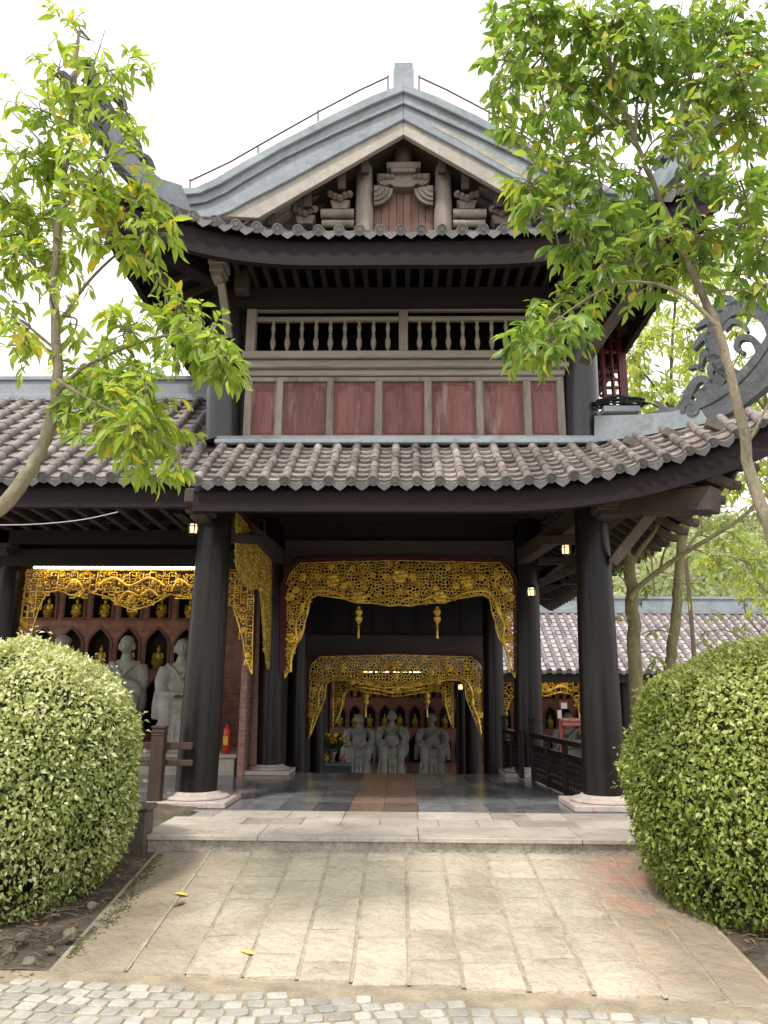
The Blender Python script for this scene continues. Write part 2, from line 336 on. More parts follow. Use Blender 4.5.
# ------------------------------------------------------------------ roof tiles
def tile_slope(mb, a0, a1, top, eave, Mf, sp=.32, r=.085, tl=.24, sag=.0, ends=True, eb=None, tv=.20, tb=.42):
    """barrel + pan tiles. top(a), eave(a) -> (b,z); Mf(a,b,z) -> point"""
    def S(a, t):
        b0, z0 = top(a); b1, z1 = eave(a)
        return Mf(a, b0+(b1-b0)*t, z0+(z1-z0)*t - sag*math.sin(PI*t))
    n = int(round((a1-a0)/sp)); sp = (a1-a0)/n
    for i in range(n+1):
        a = a0+sp*i
        for kind in (0, 1):
            if kind == 1 and i == n: continue
            ac = a + (sp/2 if kind else 0)
            p0, p1 = S(ac, 0), S(ac, 1); L = (p1-p0).length
            if L < .20: continue
            k = max(1, int(round(L/tl))); A = (S(ac+.01, .5)-S(ac-.01, .5)).normalized(); D = (p1-p0).normalized()
            Nn = A.cross(D).normalized()
            if Nn.z < 0: Nn = -Nn
            for j in range(k):
                t0, t1 = j/k, (j+1)/k+ (0 if j == k-1 else .02/L)
                tint = min(1, max(0, tb+rnd.gauss(0, tv)))
                if kind == 0:
                    vs = []; ja = rnd.gauss(0,.0045); jr = rnd.uniform(.95,1.06)
                    for t, rr in ((t0, r*.93*jr), (t1, r*1.08*jr)):
                        c = S(ac+ja, min(t, 1)); ja += rnd.gauss(0,.003)
                        for q in range(8):
                            g = -.25+ (PI+.5)*q/7; vs.append(c + A*(math.cos(g)*rr) + Nn*(math.sin(g)*rr+.02))
                    mb.add(vs, [(q, q+1, q+9, q+8) for q in range(7)] + [tuple(range(8, 16))], tint)
                else:
                    tint = min(1, tint+(.24 if tv > .1 else .5)); vs = []; w = sp/2  # pans paler than barrels: sky reflection put into their tint
                    for t, up in ((t0, -.006), (t1, .032)):
                        for q in range(5):
                            u = -1+q/2; c = S(ac+u*w, min(t, 1)); vs.append(c + Nn*(up - .040*(1-u*u)+.012))
                    vs += [Vector(v)-Nn*.03 for v in vs[5:10]]
                    mb.add(vs, [(q, q+1, q+6, q+5) for q in range(4)] + [(5+q, 6+q, 11+q, 10+q) for q in range(4)], tint)
            if ends and eb is not None:
                c = S(ac, 1); tint = min(1, max(0, .5+rnd.gauss(0, .2)))
                if kind == 0:
                    ax = (A, Nn, -D if False else D)
                    eb.lathe(c + Nn*.012 - D*.01, [(r*1.02, 0), (r*1.20, .006), (r*1.20, .052), (r*.96, .054), (r*.88, .042), (r*.45, .044), (r*.38, .052), (r*.1, .052)], 16, ax, tint*.8)
                else:
                    w = sp/2*.80; dn = (D*.28 - Nn*.96).normalized()
                    prof = [(-w,.02),(-w*.98,-.03),(-w*.62,-.075),(0,-.118),(w*.62,-.075),(w*.98,-.03),(w,.02),(w*.5,-.018),(0,-.03),(-w*.5,-.018)]
                    pts = [c + A*x - dn*(y+.01)*1.0*(1) + D*.012 for x, y in prof]
                    L_ = [pts[0], pts[9], pts[8], pts[7], pts[6]]; R_ = [pts[1], pts[2], pts[3], pts[4], pts[5]]
                    eb.band(L_, R_, D*.022, tint)
    return S
def sheet(mb, a0, a1, n, top, eave, Mf, dz, m=4, ext=0):
    vs = []
    for i in range(n+1):
        a = a0+(a1-a0)*i/n; b0, z0 = top(a); b1, z1 = eave(a)
        for j in range(m+1):
            t = j/m; vs.append(Mf(a, b0+(b1-b0)*t, z0+(z1-z0)*t+dz))
    mb.add(vs, [(i*(m+1)+j, i*(m+1)+j+1, (i+1)*(m+1)+j+1, (i+1)*(m+1)+j) for i in range(n) for j in range(m)])
def curl(mb, pts2, w0, w1, to3, off, n=5, tint=None):
    """flat tapering scroll band following a 2-D line (pixel points mapped to the ornament's own plane)"""
    line = smooth_line([Vector((p[0], p[1], 0)) for p in pts2], n); m = len(line); L_ = []; R_ = []
    for i, p in enumerate(line):
        T = (line[min(i+1, m-1)]-line[max(i-1, 0)]).normalized(); nn = Vector((-T.y, T.x, 0)); w = (w0+(w1-w0)*i/(m-1))/2
        L_.append(to3(*(p+nn*w)[:2])); R_.append(to3(*(p-nn*w)[:2]))
    mb.band(L_, R_, off, tint)
def spiral(cx, cy, r0, r1, a0, turns, n=14):
    return [(cx+(r0+(r1-r0)*i/n)*math.cos(a0+2*PI*turns*i/n), cy+(r0+(r1-r0)*i/n)*math.sin(a0+2*PI*turns*i/n)) for i in range(n+1)]
def Xp(px, py, Y): return P(px, py, Y).x
def Zp(py, Y, px=400): return P(px, py, Y).z

# ------------------------------------------------------------------ ground, road, ramp, floors
def gz(x, y):
    t = min(1, max(0, (y-11)/2.2)); t = t*t*(3-2*t); return -.50 - 1.02*t
mb = MB(); xs = [-400,-120,-40,-18]+[i*1.0 for i in range(-10, 11)]+[18,40,120,400]; ys = [-60,-20,-8]+[i*1.0 for i in range(-2, 30)]+[40,70,140,400]
vs = [(x, y, gz(x, y)) for x in xs for y in ys]; m_ = len(ys)
mb.add(vs, [(i*m_+j, i*m_+j+1, (i+1)*m_+j+1, (i+1)*m_+j) for i in range(len(xs)-1) for j in range(m_-1)])
mb.build('ground', M['lawn'], kind='structure')

# road bed and cobbles
M['mortar'] = surf('sandy_mortar', (.36,.30,.215), .95, .35, 4, 40, bd=.006)
M['cobble'] = surf('white_cobble_stone', (.44,.415,.365), .75, .25, 6, 40, bd=.004, tint=.30)
mb = MB(); mb.prism([(-6,-3,-.478),(6,-3,-.478),(6,4.80,-.478),(-6,6.0,-.478)], (0,0,-.1)); road = mb.build('cobbled_road', M['mortar'], kind='structure')
mb = MB(); ZR = -.48
y = 1.2; row = 0
while y < 5.7:
    x = -5 + rnd.random()*.1
    while x < 5:
        w = rnd.uniform(.085,.14); d = rnd.uniform(.095,.108)
        yy = y + .10*math.sin(x*1.5+.6) + rnd.uniform(-.008,.008)
        front = 5.21 - .1*x
        if yy+d < front:
            a = rnd.uniform(-.12,.12)+.18*math.cos(x*1.5+.6); X = Vector((math.cos(a), math.sin(a), 0)); Y = Vector((-math.sin(a), math.cos(a), 0))
            c = Vector((x+w/2, yy+d/2, ZR)); tt = rnd.random(); h = .012+rnd.uniform(-.004,.004); jit = (rnd.uniform(-.08,.08), rnd.uniform(-.14,.14))
            ring = []
            for s_, z_ in ((1.0, -.01), (.98, h*.7), (.88, h)):
                for cx, cy in ((1,-.72),(1,.72),(.74,1),(-.74,1),(-1,.72),(-1,-.72),(-.74,-1),(.74,-1)):
                    ring.append(c + X*((cx+jit[0])*w/2*s_) + Y*((cy+jit[1]*cx)*d/2*s_) + UPZ*z_)
            mb.add(ring, [(i*8+q, i*8+(q+1)%8, (i+1)*8+(q+1)%8, (i+1)*8+q) for i in range(2) for q in range(8)] + [tuple(range(16, 24))], tt)
        x += w + rnd.uniform(.012,.022)
    y += .122; row += 1
mb.build('road_cobbles', M['cobble'], kind='structure')['kind'] = 'structure'

# ramp
def rz(y, x=0):
    yb = 5.37-.1*x; return -.474+.335*(y-yb)/(7.93-yb)
M['slab'] = riven('riven_beige_slab', (.50,.44,.34), (.37,.315,.23), (.27,.22,.155), .19)
M['rampbed'] = surf('stained_concrete_ramp', (.35,.30,.225), .9, .35, 1.0, 12, bd=.012, stain=((.36,.22,.16), 1.0, .58))
mb = MB(); vs = []; nx, ny = 24, 16
for i in range(nx+1):
    for j in range(ny+1):
        x = -2.32+4.66*i/nx; yb = 5.37-.1*x+.02*math.sin(x*3); y = yb+(7.93-yb)*j/ny
        vs.append((x, y, rz(y, x)-.004))
k = len(vs); vs += [(a, b, c-.25) for a, b, c in vs]
idx = lambda i, j: i*(ny+1)+j
fs = [(idx(i,j), idx(i,j+1), idx(i+1,j+1), idx(i+1,j)) for i in range(nx) for j in range(ny)]
fs += [(idx(i,0), idx(i+1,0), k+idx(i+1,0), k+idx(i,0)) for i in range(nx)]
for i in (0, nx): fs += [(idx(i,j), idx(i,j+1), k+idx(i,j+1), k+idx(i,j)) for j in range(ny)]
mb.add(vs, fs); mb.build('stone_ramp', M['rampbed'], kind='structure')
XJ = [-2.27,-1.80,-1.39,-1.01,-.66,-.31,.06,.40,.80,1.19,1.61,1.98,2.31]
mb = MB(); mj = MB()
for s_ in range(len(XJ)-1):
    xa, xb = XJ[s_], XJ[s_+1]; y = 5.40-.1*(xa+xb)/2; first = True
    while y < 7.9:
        l = rnd.uniform(.42,.85); 
        if first: l *= rnd.uniform(.4,1); first = False
        y2 = min(y+l, 7.9)
        if y2-y > .08:
            g = .009; tt = rnd.random(); hh = .012+rnd.uniform(0,.006)
            if s_ in (0, 1, 10, 11): hh = .005
            
            # slab outline with slightly uneven edges, domed top
            n = 7; top = []; 
            def e(v): return v+rnd.uniform(-.008,.008)
            out = [(e(xa+g+(xb-xa-2*g)*q/4), e(y+g*.7)) for q in range(4)] + [(e(xb-g), e(y+g*.7+(y2-y-1.4*g)*q/5)) for q in range(5)] + [(e(xb-g-(xb-xa-2*g)*q/4), e(y2-g*.7)) for q in range(4)] + [(e(xa+g), e(y2-g*.7-(y2-y-1.4*g)*q/5)) for q in range(5)]
            cx = (xa+xb)/2; cy = (y+y2)/2; nn = len(out); vs = []
            for sc_, dz in ((1, -.006), (.985, hh*.7), (.9, hh+rnd.uniform(-.003,.003)), (.55, hh+rnd.uniform(-.004,.004))):
                for (px_, py_) in out:
                    X_ = cx+(px_-cx)*sc_; Y_ = cy+(py_-cy)*sc_; vs.append((X_, Y_, rz(Y_, X_)+dz+ (rnd.uniform(-.0025,.0025) if dz > 0 else 0)))
            fs = [(r_*nn+q, r_*nn+(q+1)%nn, (r_+1)*nn+(q+1)%nn, (r_+1)*nn+q) for r_ in range(3) for q in range(nn)] + [tuple(3*nn+q for q in range(nn))]
            mb.add(vs, fs, tt*.8+.1)
        y = y2
    if 1 <= s_ <= 10:
        mj.add([(xa-.016, 5.40-.1*xa, rz(5.40-.1*xa,xa)+.0075), (xa+.016, 5.40-.1*xa, rz(5.40-.1*xa,xa)+.0075), (xa+.016, 7.88, rz(7.88,xa)+.0075), (xa-.016, 7.88, rz(7.88,xa)+.0075)], [(0,1,2,3)])
        for dx in (-.012,.012):
            ya = 5.40-.1*xa; mj.tube([(xa+dx+rnd.uniform(-.002,.002), ya+(7.88-ya)*q/14, rz(ya+(7.88-ya)*q/14, xa)+.009) for q in range(15)], .005, 5)
mb.build('ramp_slabs', M['slab'], smooth=True, kind='structure'); M['joint'] = surf('pale_joint_mortar', (.43,.375,.285), .95, .35, 5, 40, bd=.005); M['joint'].name = 'pale_joint_mortar'; mj.build('ramp_joints', M['joint'], kind='structure')

# platform
mb = MB()
mb.b2((-2.46,7.83,-.5), (2.85,10.2,-.058)); mb.b2((-9,9.35,-1.5), (-2.46,16,-.012)); mb.b2((-2.46,10.2,-1.5), (2.85,13.92,-.012))
mb.build('platform_base', M['kerbside'], kind='structure')
mb = MB()
xe = [-2.47,-1.35,.18,1.72,2.87]
for a, b in zip(xe[:-1], xe[1:]): mb.b2((a+.003,7.79,-.045), (b-.003,8.46,0), rnd.random())
for yy, y2 in ((8.463,8.93),(8.933,9.43)):
    x = -2.47
    while x < 2.87:
        w = rnd.choice([.41,.62,.82]); mb.b2((x+.003,yy,-.056), (min(x+w,2.87)-.002,y2,-.001+rnd.uniform(0,.002)), rnd.random()); x += w
mb.build('platform_kerb', M['kerb'], bevel=.006, kind='structure')
mb = MB(); x = -2.42
while x < 2.78:     # scalloped carving on the riser
    for q in (0, 1):
        r_ = .052-.018*q; pts = [(x+.055+r_*math.cos(a), 7.827-.002*(q+1), -.047-1.35*r_*math.sin(a)) for a in [PI*k/8 for k in range(9)]]
        mb.prism(pts, (0,.02,0), rnd.random())
    x += .112
mb.build('riser_scallops', M['kerbside'], kind='structure')
mb = MB(); mr = MB(); T = .412
y = 9.435; row = 0
while y < 13.9:
    y2 = min(y+.80, 13.92); x = -2.46 - T*16 - (-.19+2.46) % T + T
    x = -.19 - T*22
    while x < 2.84:
        if x+T > -9 :
            red = (-.7 < x < .1)
            (mr if red else mb).b2((x+.0025,y+.0025,-.012), (min(x+T,2.85)-.0025,y2-.0025,rnd.uniform(-.0008,.0008)), min(1,max(0,rnd.gauss(.5,.28))))
        x += T
    y = y2
mb.build('veranda_floor', M['floor'], bevel=.002, kind='structure'); mr.build('veranda_floor_centre', M['floor_red'], bevel=.002, kind='structure')
mb = MB(); mb.b2((-9,14.0,-1.8), (3.2,32,-1.5)); mb.build('lower_courtyard_floor', M['floor'], kind='structure')

# planting beds
mb = MB()
def bed(x0, x1, y0, y1):
    n = 26; vs = []
    for i in range(n+1):
        for j in range(n+1):
            x = x0+(x1-x0)*i/n; y = y0+(y1-y0)*j/n
            vs.append((x, y, rz(max(y,5.3), max(-2.4,min(2.4,x)))-.006+.035*max(0,abs(x)-2.34)+min(1,(abs(x)-2.3)*3)*(.012*math.sin(x*5+y*3)*math.sin(y*4.3)+rnd.uniform(-.010,.010))))
    mb.add(vs, [(i*(n+1)+j, i*(n+1)+j+1, (i+1)*(n+1)+j+1, (i+1)*(n+1)+j) for i in range(n) for j in range(n)])
bed(-7, -2.31, 5.60, 9.3); bed(2.33, 7, 5.13, 9.0)
mb.build('planting_bed', M['soil'], kind='structure')
mb = MB(); mb.b2((-3.7,7.74,-.55), (-2.40,7.96,.22)); mb.b2((-3.72,7.71,.22), (-2.37,7.99,.27))
o = mb.build('planter_wall', M['concrete'], bevel=.02); tag(o, 'low mossy concrete wall between the left clipped bush and the platform edge', 'wall')

# ------------------------------------------------------------------ gatehouse
G = thing('temple_gatehouse', 'two storey dark timber temple gatehouse with tiled roofs and a grey gable', 'gatehouse', (0, 10, 0))
def column(px0, py0, px1, py1, Y, r0, r1, mat, zb=0.0, base=True, parent=G, ztop=None):
    a = P(px0, py0, Y); a.z = zb; b = P(px1, py1, Y)
    if ztop is not None:
        b = a+(b-a)*((ztop-a.z)/(b.z-a.z))
    mb = MB(); n = 12; pts = []; rs = []
    for i in range(n+1):
        t = i/n; pts.append(a.lerp(b, t)); rs.append(r0+(r1-r0)*t + .006*math.sin(PI*min(1, t*1.3))*(r0/.25))
    mb.tube(pts, rs, 28); c = mb.build('column', mat, parent, smooth=True)
    if base:
        m2 = MB(); m2.box((a.x, a.y, zb+.035), (r0*3.7, r0*3.7, .07)); m2.lathe((a.x, a.y, zb+.07), [(r0*1.62,0),(r0*1.66,.018),(r0*1.5,.04),(r0*1.22,.05),(r0*1.16,.075),(r0*1.02,.08)], 28)
        q = m2.build('column_base', M['plinth'], parent, bevel=.012); q.parent = c
    return a, b
CL = column(195, 804, 217, 505, 10.0, .255, .215, M['lacquer'], ztop=3.86)
CR = column(605, 804, 591, 512, 10.0, .255, .215, M['lacquer'], ztop=3.86)
column(269, 774, 273, 520, 13.75, .215, .19, M['lacquer'])
column(529, 774, 525, 515, 13.75, .245, .215, M['lacquer'])
column(295, 800, 299, 600, 16.2, .20, .18, M['lacquer'], zb=-1.5, base=False, ztop=4.0)
column(495, 800, 492, 600, 16.4, .22, .20, M['lacquer'], zb=-1.5, base=False, ztop=4.0)
column(317, 800, 318, 650, 19.5, .17, .16, M['lacquer'], zb=-1.5, base=False, ztop=3.4)
column(474, 800, 472, 650, 19.5, .20, .18, M['lacquer'], zb=-1.5, base=False, ztop=3.4)
# upper storey columns stand on the lower roof
UL = column(222, 441, 228, 262, 10.2, .235, .215, M['lacquer_up'], zb=Zp(443,10.2), base=False)
UR = column(583, 441, 577, 262, 10.2, .235, .215, M['lacquer_up'], zb=Zp(443,10.2), base=False)

# --- lower roof
def lift(v): return max(0, v)**2.3
YT, ZT = 10.0, 4.63; YE, ZE = 8.72, 3.76; CX, CY, CZ = 4.42, 8.30, 4.50; HX = 2.62
def l_top(x): 
    if x <= HX: return (YT, ZT)
    t = (x-HX)/(CX-HX); return (YT+(CY-YT)*t, ZT+(CZ+.06-ZT)*t)
def l_eave(x): t = lift((x-.9)/(CX-.9)); return (YE+(CY-YE)*t, ZE+(CZ-ZE)*t)
Mx = lambda a, b, z: Vector((a, b, z))
Ms = lambda a, b, z: Vector((b, a, z))
LR = MB(); LE = MB(); LE2 = MB(); tile_slope(LR, -2.40, 4.36, l_top, l_eave, Mx, .258, .054, .2, eb=LE)
def s_top(y):
    if y >= YT: return (HX, ZT)
    t = (YT-y)/(YT-CY); return (HX+(CX-HX)*t, ZT+(CZ+.06-ZT)*t)
def s_eave(y): t = lift((11.8-y)/(11.8-CY)); return (4.0+(CX-4.0)*t, ZE+(CZ-ZE)*t)
tile_slope(LR, 8.34, 21.0, s_top, s_eave, Ms, .258, .054, .34, eb=LE2)
lroof = LR.build('lower_roof', M['tile'], G, smooth=True)
def sub(mb, name, mat, parent, smooth=False, bevel=0): return mb.build(name, mat, parent, smooth, bevel)
sub(LE, 'eave_tiles', M['eavetile'], lroof, smooth=True); sub(LE2, 'eave_tiles', M['eavetile'], lroof, smooth=True)
mb = MB(); sheet(mb, -2.46, CX, 40, l_top, l_eave, Mx, -.035); sheet(mb, CY, 21, 40, s_top, s_eave, Ms, -.035); sub(mb, 'tile_bedding', M['orange'], lroof)
mb = MB(); sheet(mb, -2.46, CX, 40, lambda x: (l_top(x)[0], l_top(x)[1]), lambda x: (l_eave(x)[0]+.05, l_eave(x)[1]), Mx, -.10); sheet(mb, CY+.03, 21, 40, s_top, lambda y: (s_eave(y)[0]-.05, s_eave(y)[1]), Ms, -.10); sub(mb, 'soffit', M['soffit'], lroof)
# fascia: curved board under the tile ends
def fascia(mb, a0, a1, n, eave, Mf, inset, z0, h, th, sgn):
    A = []; B = []
    for i in range(n+1):
        a = a0+(a1-a0)*i/n; b, z = eave(a); A.append(Mf(a, b+inset, z-z0)); B.append(Mf(a, b+inset, z-z0-h if not callable(h) else z-z0-h(a)))
    mb.band(A, B, Mf(0, sgn*th, 0))
mb = MB(); fascia(mb, -2.46, CX-.12, 40, l_eave, Mx, .09, .10, lambda a: .25+.06*lift((a-.9)/3.5), .10, 1); sub(mb, 'fascia_beam', M['dark_fascia'], lroof)
for i in range(34):     # rafters of the side eave, their pale ends showing past the fascia
    y = CY+.35+.36*i
    if y < YT+.1: x0, z0 = s_top(y)[0]-.45, s_top(y)[1]-.12
    else: x0, z0 = s_top(y)[0], s_top(y)[1]-.2
    x1, z1 = s_eave(y)
    mb = MB(); mb.bar((x0, y, z0), (x1-.02, y, z1-.20), .10, .10); mb.tube([(x1-.03, y, z1-.19), (x1+.06, y, z1-.20)], .062, 10); sub(mb, 'rafter', M['brown_y'] if i < 8 else M['brown'], lroof)
for i in range(16):
    x = -2.2+.36*i+.1
    if x > 3.6: break
    b0, z0 = l_top(x); b1, z1 = l_eave(x); mb = MB(); mb.bar((x, b0, z0-.17), (x, b1+.16, z1-.17), .07, .08, up=(0,1,0)); sub(mb, 'rafter', M['dark'], lroof)
# flashing where roof meets the upper wall, hip ridge, ornament
mb = MB(); mb.bar((-2.5,9.98,ZT+.045), (HX+.05,9.98,ZT+.045), .14, .11); mb.bar((-2.5,9.86,ZT-.01), (HX,9.86,ZT-.01), .12, .06); sub(mb, 'ridge_flashing', M['flash'], lroof, bevel=.01)
HN = Vector((CY-YT, -(CX-HX), 0)).normalized()*-1          # horizontal normal of the hip plane
HP = Vector((HX, YT, ZT))
hip = lambda px, py: PP(px, py, HP, HN)
offn = HN*-.07
mb = MB()
A = [hip(x, y) for x, y in ((597,417),(640,416),(675,413),(700,406),(722,397),(745,380),(768,352),(784,318))]
B = [hip(x, y) for x, y in ((597,443),(640,438),(680,430),(712,424),(742,410),(770,388),(798,352),(814,312))]
mb.band([p+HN*.07 for p in A[:4]], [p+HN*.07 for p in B[:4]], HN*-.14); sub(mb, 'hip_ridge', M['flash'], lroof)
mb = MB(); mb.band([p+HN*.068 for p in A[3:]], [p+HN*.068 for p in B[3:]], HN*-.136); sub(mb, 'ridge_tail', M['orn'], lroof, bevel=.01)
orn = MB(); d = HN*-.10; s0 = lambda px, py: hip(px, py)+HN*.05
# great ring with flame fringe
curl(orn, [(690,410),(716,399),(741,380),(763,354),(779,326),(785,305)], 9, 7, lambda a, b: hip(a,b)+HN*.085, HN*-.17, 6)
ring = [(744+31*math.cos(math.radians(t)), 343-35*math.sin(math.radians(t))) for t in range(-30, 262, 16)]
curl(orn, ring, 13, 13, s0, d, 3)
curl(orn, [(738,377),(752,370),(760,354),(753,340),(741,339),(737,349),(745,354)], 9, 4, lambda a, b: hip(a,b)+HN*.04, HN*-.08, 5)
curl(orn, [(724,330),(733,322),(744,326),(748,333)], 7, 3, lambda a, b: hip(a,b)+HN*.04, HN*-.08, 5)
curl(orn, [(770,348),(776,340),(772,326)], 9, 5, s0, d, 5)
for t in range(20, 236, 22):
    c_, s_ = math.cos(math.radians(t)), math.sin(math.radians(t)); c2, s2 = math.cos(math.radians(t+14)), math.sin(math.radians(t+14))
    curl(orn, [(744+34*c_, 343-38*s_), (744+41*c_, 343-45*s_), (744+50*c2, 343-54*s2)], 12, 2, s0, d, 4)
curl(orn, [(700,402),(716,386),(724,372),(718,360),(708,358)], 16, 7, s0, d, 5)
curl(orn, spiral(694,411, 9, 2, PI*.9, 1.3), 5, 3, lambda a, b: hip(a,b)+HN*.09, HN*-.18, 2)
curl(orn, [(686,410),(689,396),(697,382),(706,380),(708,388),(701,392)], 10, 4, s0, d, 4)
for bx, by, tx, ty, w in ((664,414,656,402,10),(678,412,681,402,9),(700,368,690,370,8)):
    curl(orn, [(bx+(bx-tx)*.25, by+(by-ty)*.25), (bx, by), ((bx+tx)/2+2, (by+ty)/2-2), (tx, ty)], w, 1.5, s0, d, 3)
sub(orn, 'ridge_ornament', M['orn'], lroof, bevel=.008)
mb = MB(); mb.band([hip(x,y)+HN*.06 for x, y in ((650,417),(657,412),(668,409),(684,408),(700,402))], [hip(x,y)+HN*.06 for x, y in ((650,420),(660,419),(672,418),(690,414),(703,408))], HN*-.12); sub(mb, 'ridge_crest', M['orn'], lroof)
# corner (hip) beam, bracket blocks and braces
mb = MB(); e0 = Vector((CR[1].x-.1, 10.05, 3.76)); e1 = P(716, 500, 8.75); mb.bar(e0, e1, .29, .30); sub(mb, 'corner_beam', M['brown'], G, bevel=.02)
mb = MB(); e2 = P(655, 497, 9.35); mb.bar(e2-Vector((.10,-.12,0)), e2+Vector((.12,-.14,0)), .32, .32); sub(mb, 'beam_collar', M['brown_y'], G, bevel=.01)
mb = MB(); mb.bar(P(613, 562, 9.85), P(660, 503, 9.3), .13, .13, up=(0,1,0)); sub(mb, 'brace', M['brown_y'], G, bevel=.01)
for (px, py, sx) in ((605,505,1),(203,508,-1)):
    mb = MB(); c = P(px, py, 9.72); mb.box(c, (.34,.5,.24)); mb.box(c+Vector((sx*-.0,.0,-.15)), (.22,.4,.09)); mb.bar(c+Vector((0,-.1,0)), c+Vector((0,-.55,.03)), .2, .2); sub(mb, 'bracket_block', M['brown'], G, bevel=.02)
mb = MB(); mb.bar((-2.45,9.98,3.84), (2.55,9.98,3.84), .22, .26); sub(mb, 'lintel', M['dark'], G, bevel=.01)
for a, b, c_ in ((CL[1], 0, -1), (CR[1], 0, 1)):   # tie beams running back to the second pair of columns
    x1 = -2.18 if c_ < 0 else 2.18
    mb = MB(); mb.bar((a.x-.03*c_, 10.1, 3.72), (x1, 13.7, 3.72), .20, .26); mb.bar((a.x-.1*c_, 10.1, 3.35), (x1-.02*c_, 11.6, 3.62), .14, .14); sub(mb, 'tie_beam', M['brown'], G, bevel=.01)
    mb = MB(); mb.bar((x1, 13.7, 3.6), (x1, 21, 3.6), .20, .26); mb.bar((x1+.9*c_, 10.3, 3.82), (x1+.9*c_, 21, 3.82), .14, .18); sub(mb, 'tie_beam', M['dark'], G)
    for q in range(3):
        mb = MB(); yy = 13.75+q*2.7; mb.bar((x1, yy, 3.15), (x1+1.25*c_, yy, 3.66), .12, .13); mb.bar((x1, yy, 3.66), (x1+1.6*c_, yy, 3.70), .12, .12); sub(mb, 'brace', M['brown'], G)
# ceiling of the passage, cross beams, transom panelling above the carved arches
mb = MB(); mb.b2((-2.6,9.9,4.42), (2.6,21.5,4.5)); sub(mb, 'ceiling', M['soffit'], G)
mb = MB()
for i in range(9): mb.b2((-2.2,10.4+.4*i,4.34), (2.2,10.48+.4*i,4.42))
sub(mb, 'ceiling_battens', M['dark'], G)
def transom(Y, xa, xb, pyb0, pyb1, ztop, bmat):
    za, zb = Zp(pyb1, Y), Zp(pyb0, Y)
    x0, x1 = Xp(xa, pyb0, Y), Xp(xb, pyb0, Y)
    mb = MB(); mb.b2((x0,Y-.02,za), (x1,Y+.22,zb)); sub(mb, 'cross_beam', bmat, G, bevel=.02)
    mb = MB(); mb.b2((x0-.5,Y+.12,zb), (x1+.5,Y+.16,ztop)); p = sub(mb, 'transom_panel', M['darkwall'], G)
    mb = MB(); n = 8
    for i in range(n+1):
        x = x0+(x1-x0)*i/n; mb.b2((x-.03,Y+.09,zb), (x+.03,Y+.119,ztop))
    mb.b2((x0,Y+.085,zb), (x1,Y+.118,zb+.06)); sub(mb, 'panel_frame', M['dark'], p)
    for sx, x in ((1, x0), (-1, x1)):
        pts = [(x, Y-.025, za+.02), (x+sx*.48, Y-.025, za+.02), (x+sx*.40, Y-.025, za-.04), (x+sx*.28, Y-.025, za-.06), (x+sx*.20, Y-.025, za-.12), (x+sx*.08, Y-.025, za-.16), (x, Y-.025, za-.30)]
        mb = MB(); mb.prism(pts, (0,.1,0)); sub(mb, 'carved_bracket', M['brown'], G)
M['beamgrey'] = surf('dusty_beam_wood', (.075,.06,.058), .7, .35, 2.5, 22, (.2,1,1), .003)
transom(13.72, 285, 516, 540, 557, 4.6, M['beamgrey'])
transom(17.6, 306, 486, 635, 654, 4.2, M['beamgrey'])

# --- upper storey wall
YW = 10.15
def zy(py): return Zp(py, YW)
XL, XR = Xp(243, 440, YW), Xp(566, 440, YW); SC = (XR-XL)/(566-243)
def xx(px): return XL+(px-243)*SC
mb = MB(); mb.b2((XL-.05,YW+.06,zy(446)), (XR+.05,YW+.12,zy(372))); uw = sub(mb, 'upper_wall', M['dark'], G)
fr = [xx(v) for v in (246.5, 278, 330, 379, 429, 481, 529, 562.5)]; z0, z1 = zy(440)+.02, zy(379)
mb = MB()
for x in fr: mb.b2((x-.052,YW-.03,z0), (x+.052,YW+.06,z1))
mb.b2((XL,YW-.036,z1-.045), (XR,YW+.06,z1+.02)); mb.b2((XL,YW-.034,z0-.05), (XR,YW+.06,z0+.045)); sub(mb, 'panel_frame', M['weathered'], uw, bevel=.008)
for i, (a, b) in enumerate(zip(fr[:-1], fr[1:])):
    a += .052; b -= .052; mb = MB(); mb.b2((a,YW+.02,z0+.045), (b,YW+.058,z1-.045), rnd.random())
    g = .035
    for lo, hi in (((a+g,YW+.012,z0+.045+g),(a+g+.012,YW+.021,z1-.045-g)), ((b-g-.012,YW+.012,z0+.045+g),(b-g,YW+.021,z1-.045-g)), ((a+g+.012,YW+.012,z1-.045-g-.012),(b-g-.012,YW+.021,z1-.045-g)), ((a+g+.012,YW+.012,z0+.045+g),(b-g-.012,YW+.021,z0+.045+g+.012))):
        mb.b2(lo, hi, .35)
    for sx, xc in ((1, a+g+.012), (-1, b-g-.012)):     # small fret corners
        for k in range(3):
            mb.b2((xc+sx*(.02+.035*k) if sx > 0 else xc-(.02+.035*k)-.01, YW+.010, z1-.19+.03*k), (xc+sx*(.03+.035*k) if sx > 0 else xc-(.02+.035*k), YW+.020, z1-.075), .3)
            mb.b2((min(xc, xc+sx*.12), YW+.011, z1-.10-.035*k), (max(xc, xc+sx*.12), YW+.019, z1-.092-.035*k), .3)
    sub(mb, 'wall_panel', M['redpanel'], uw)
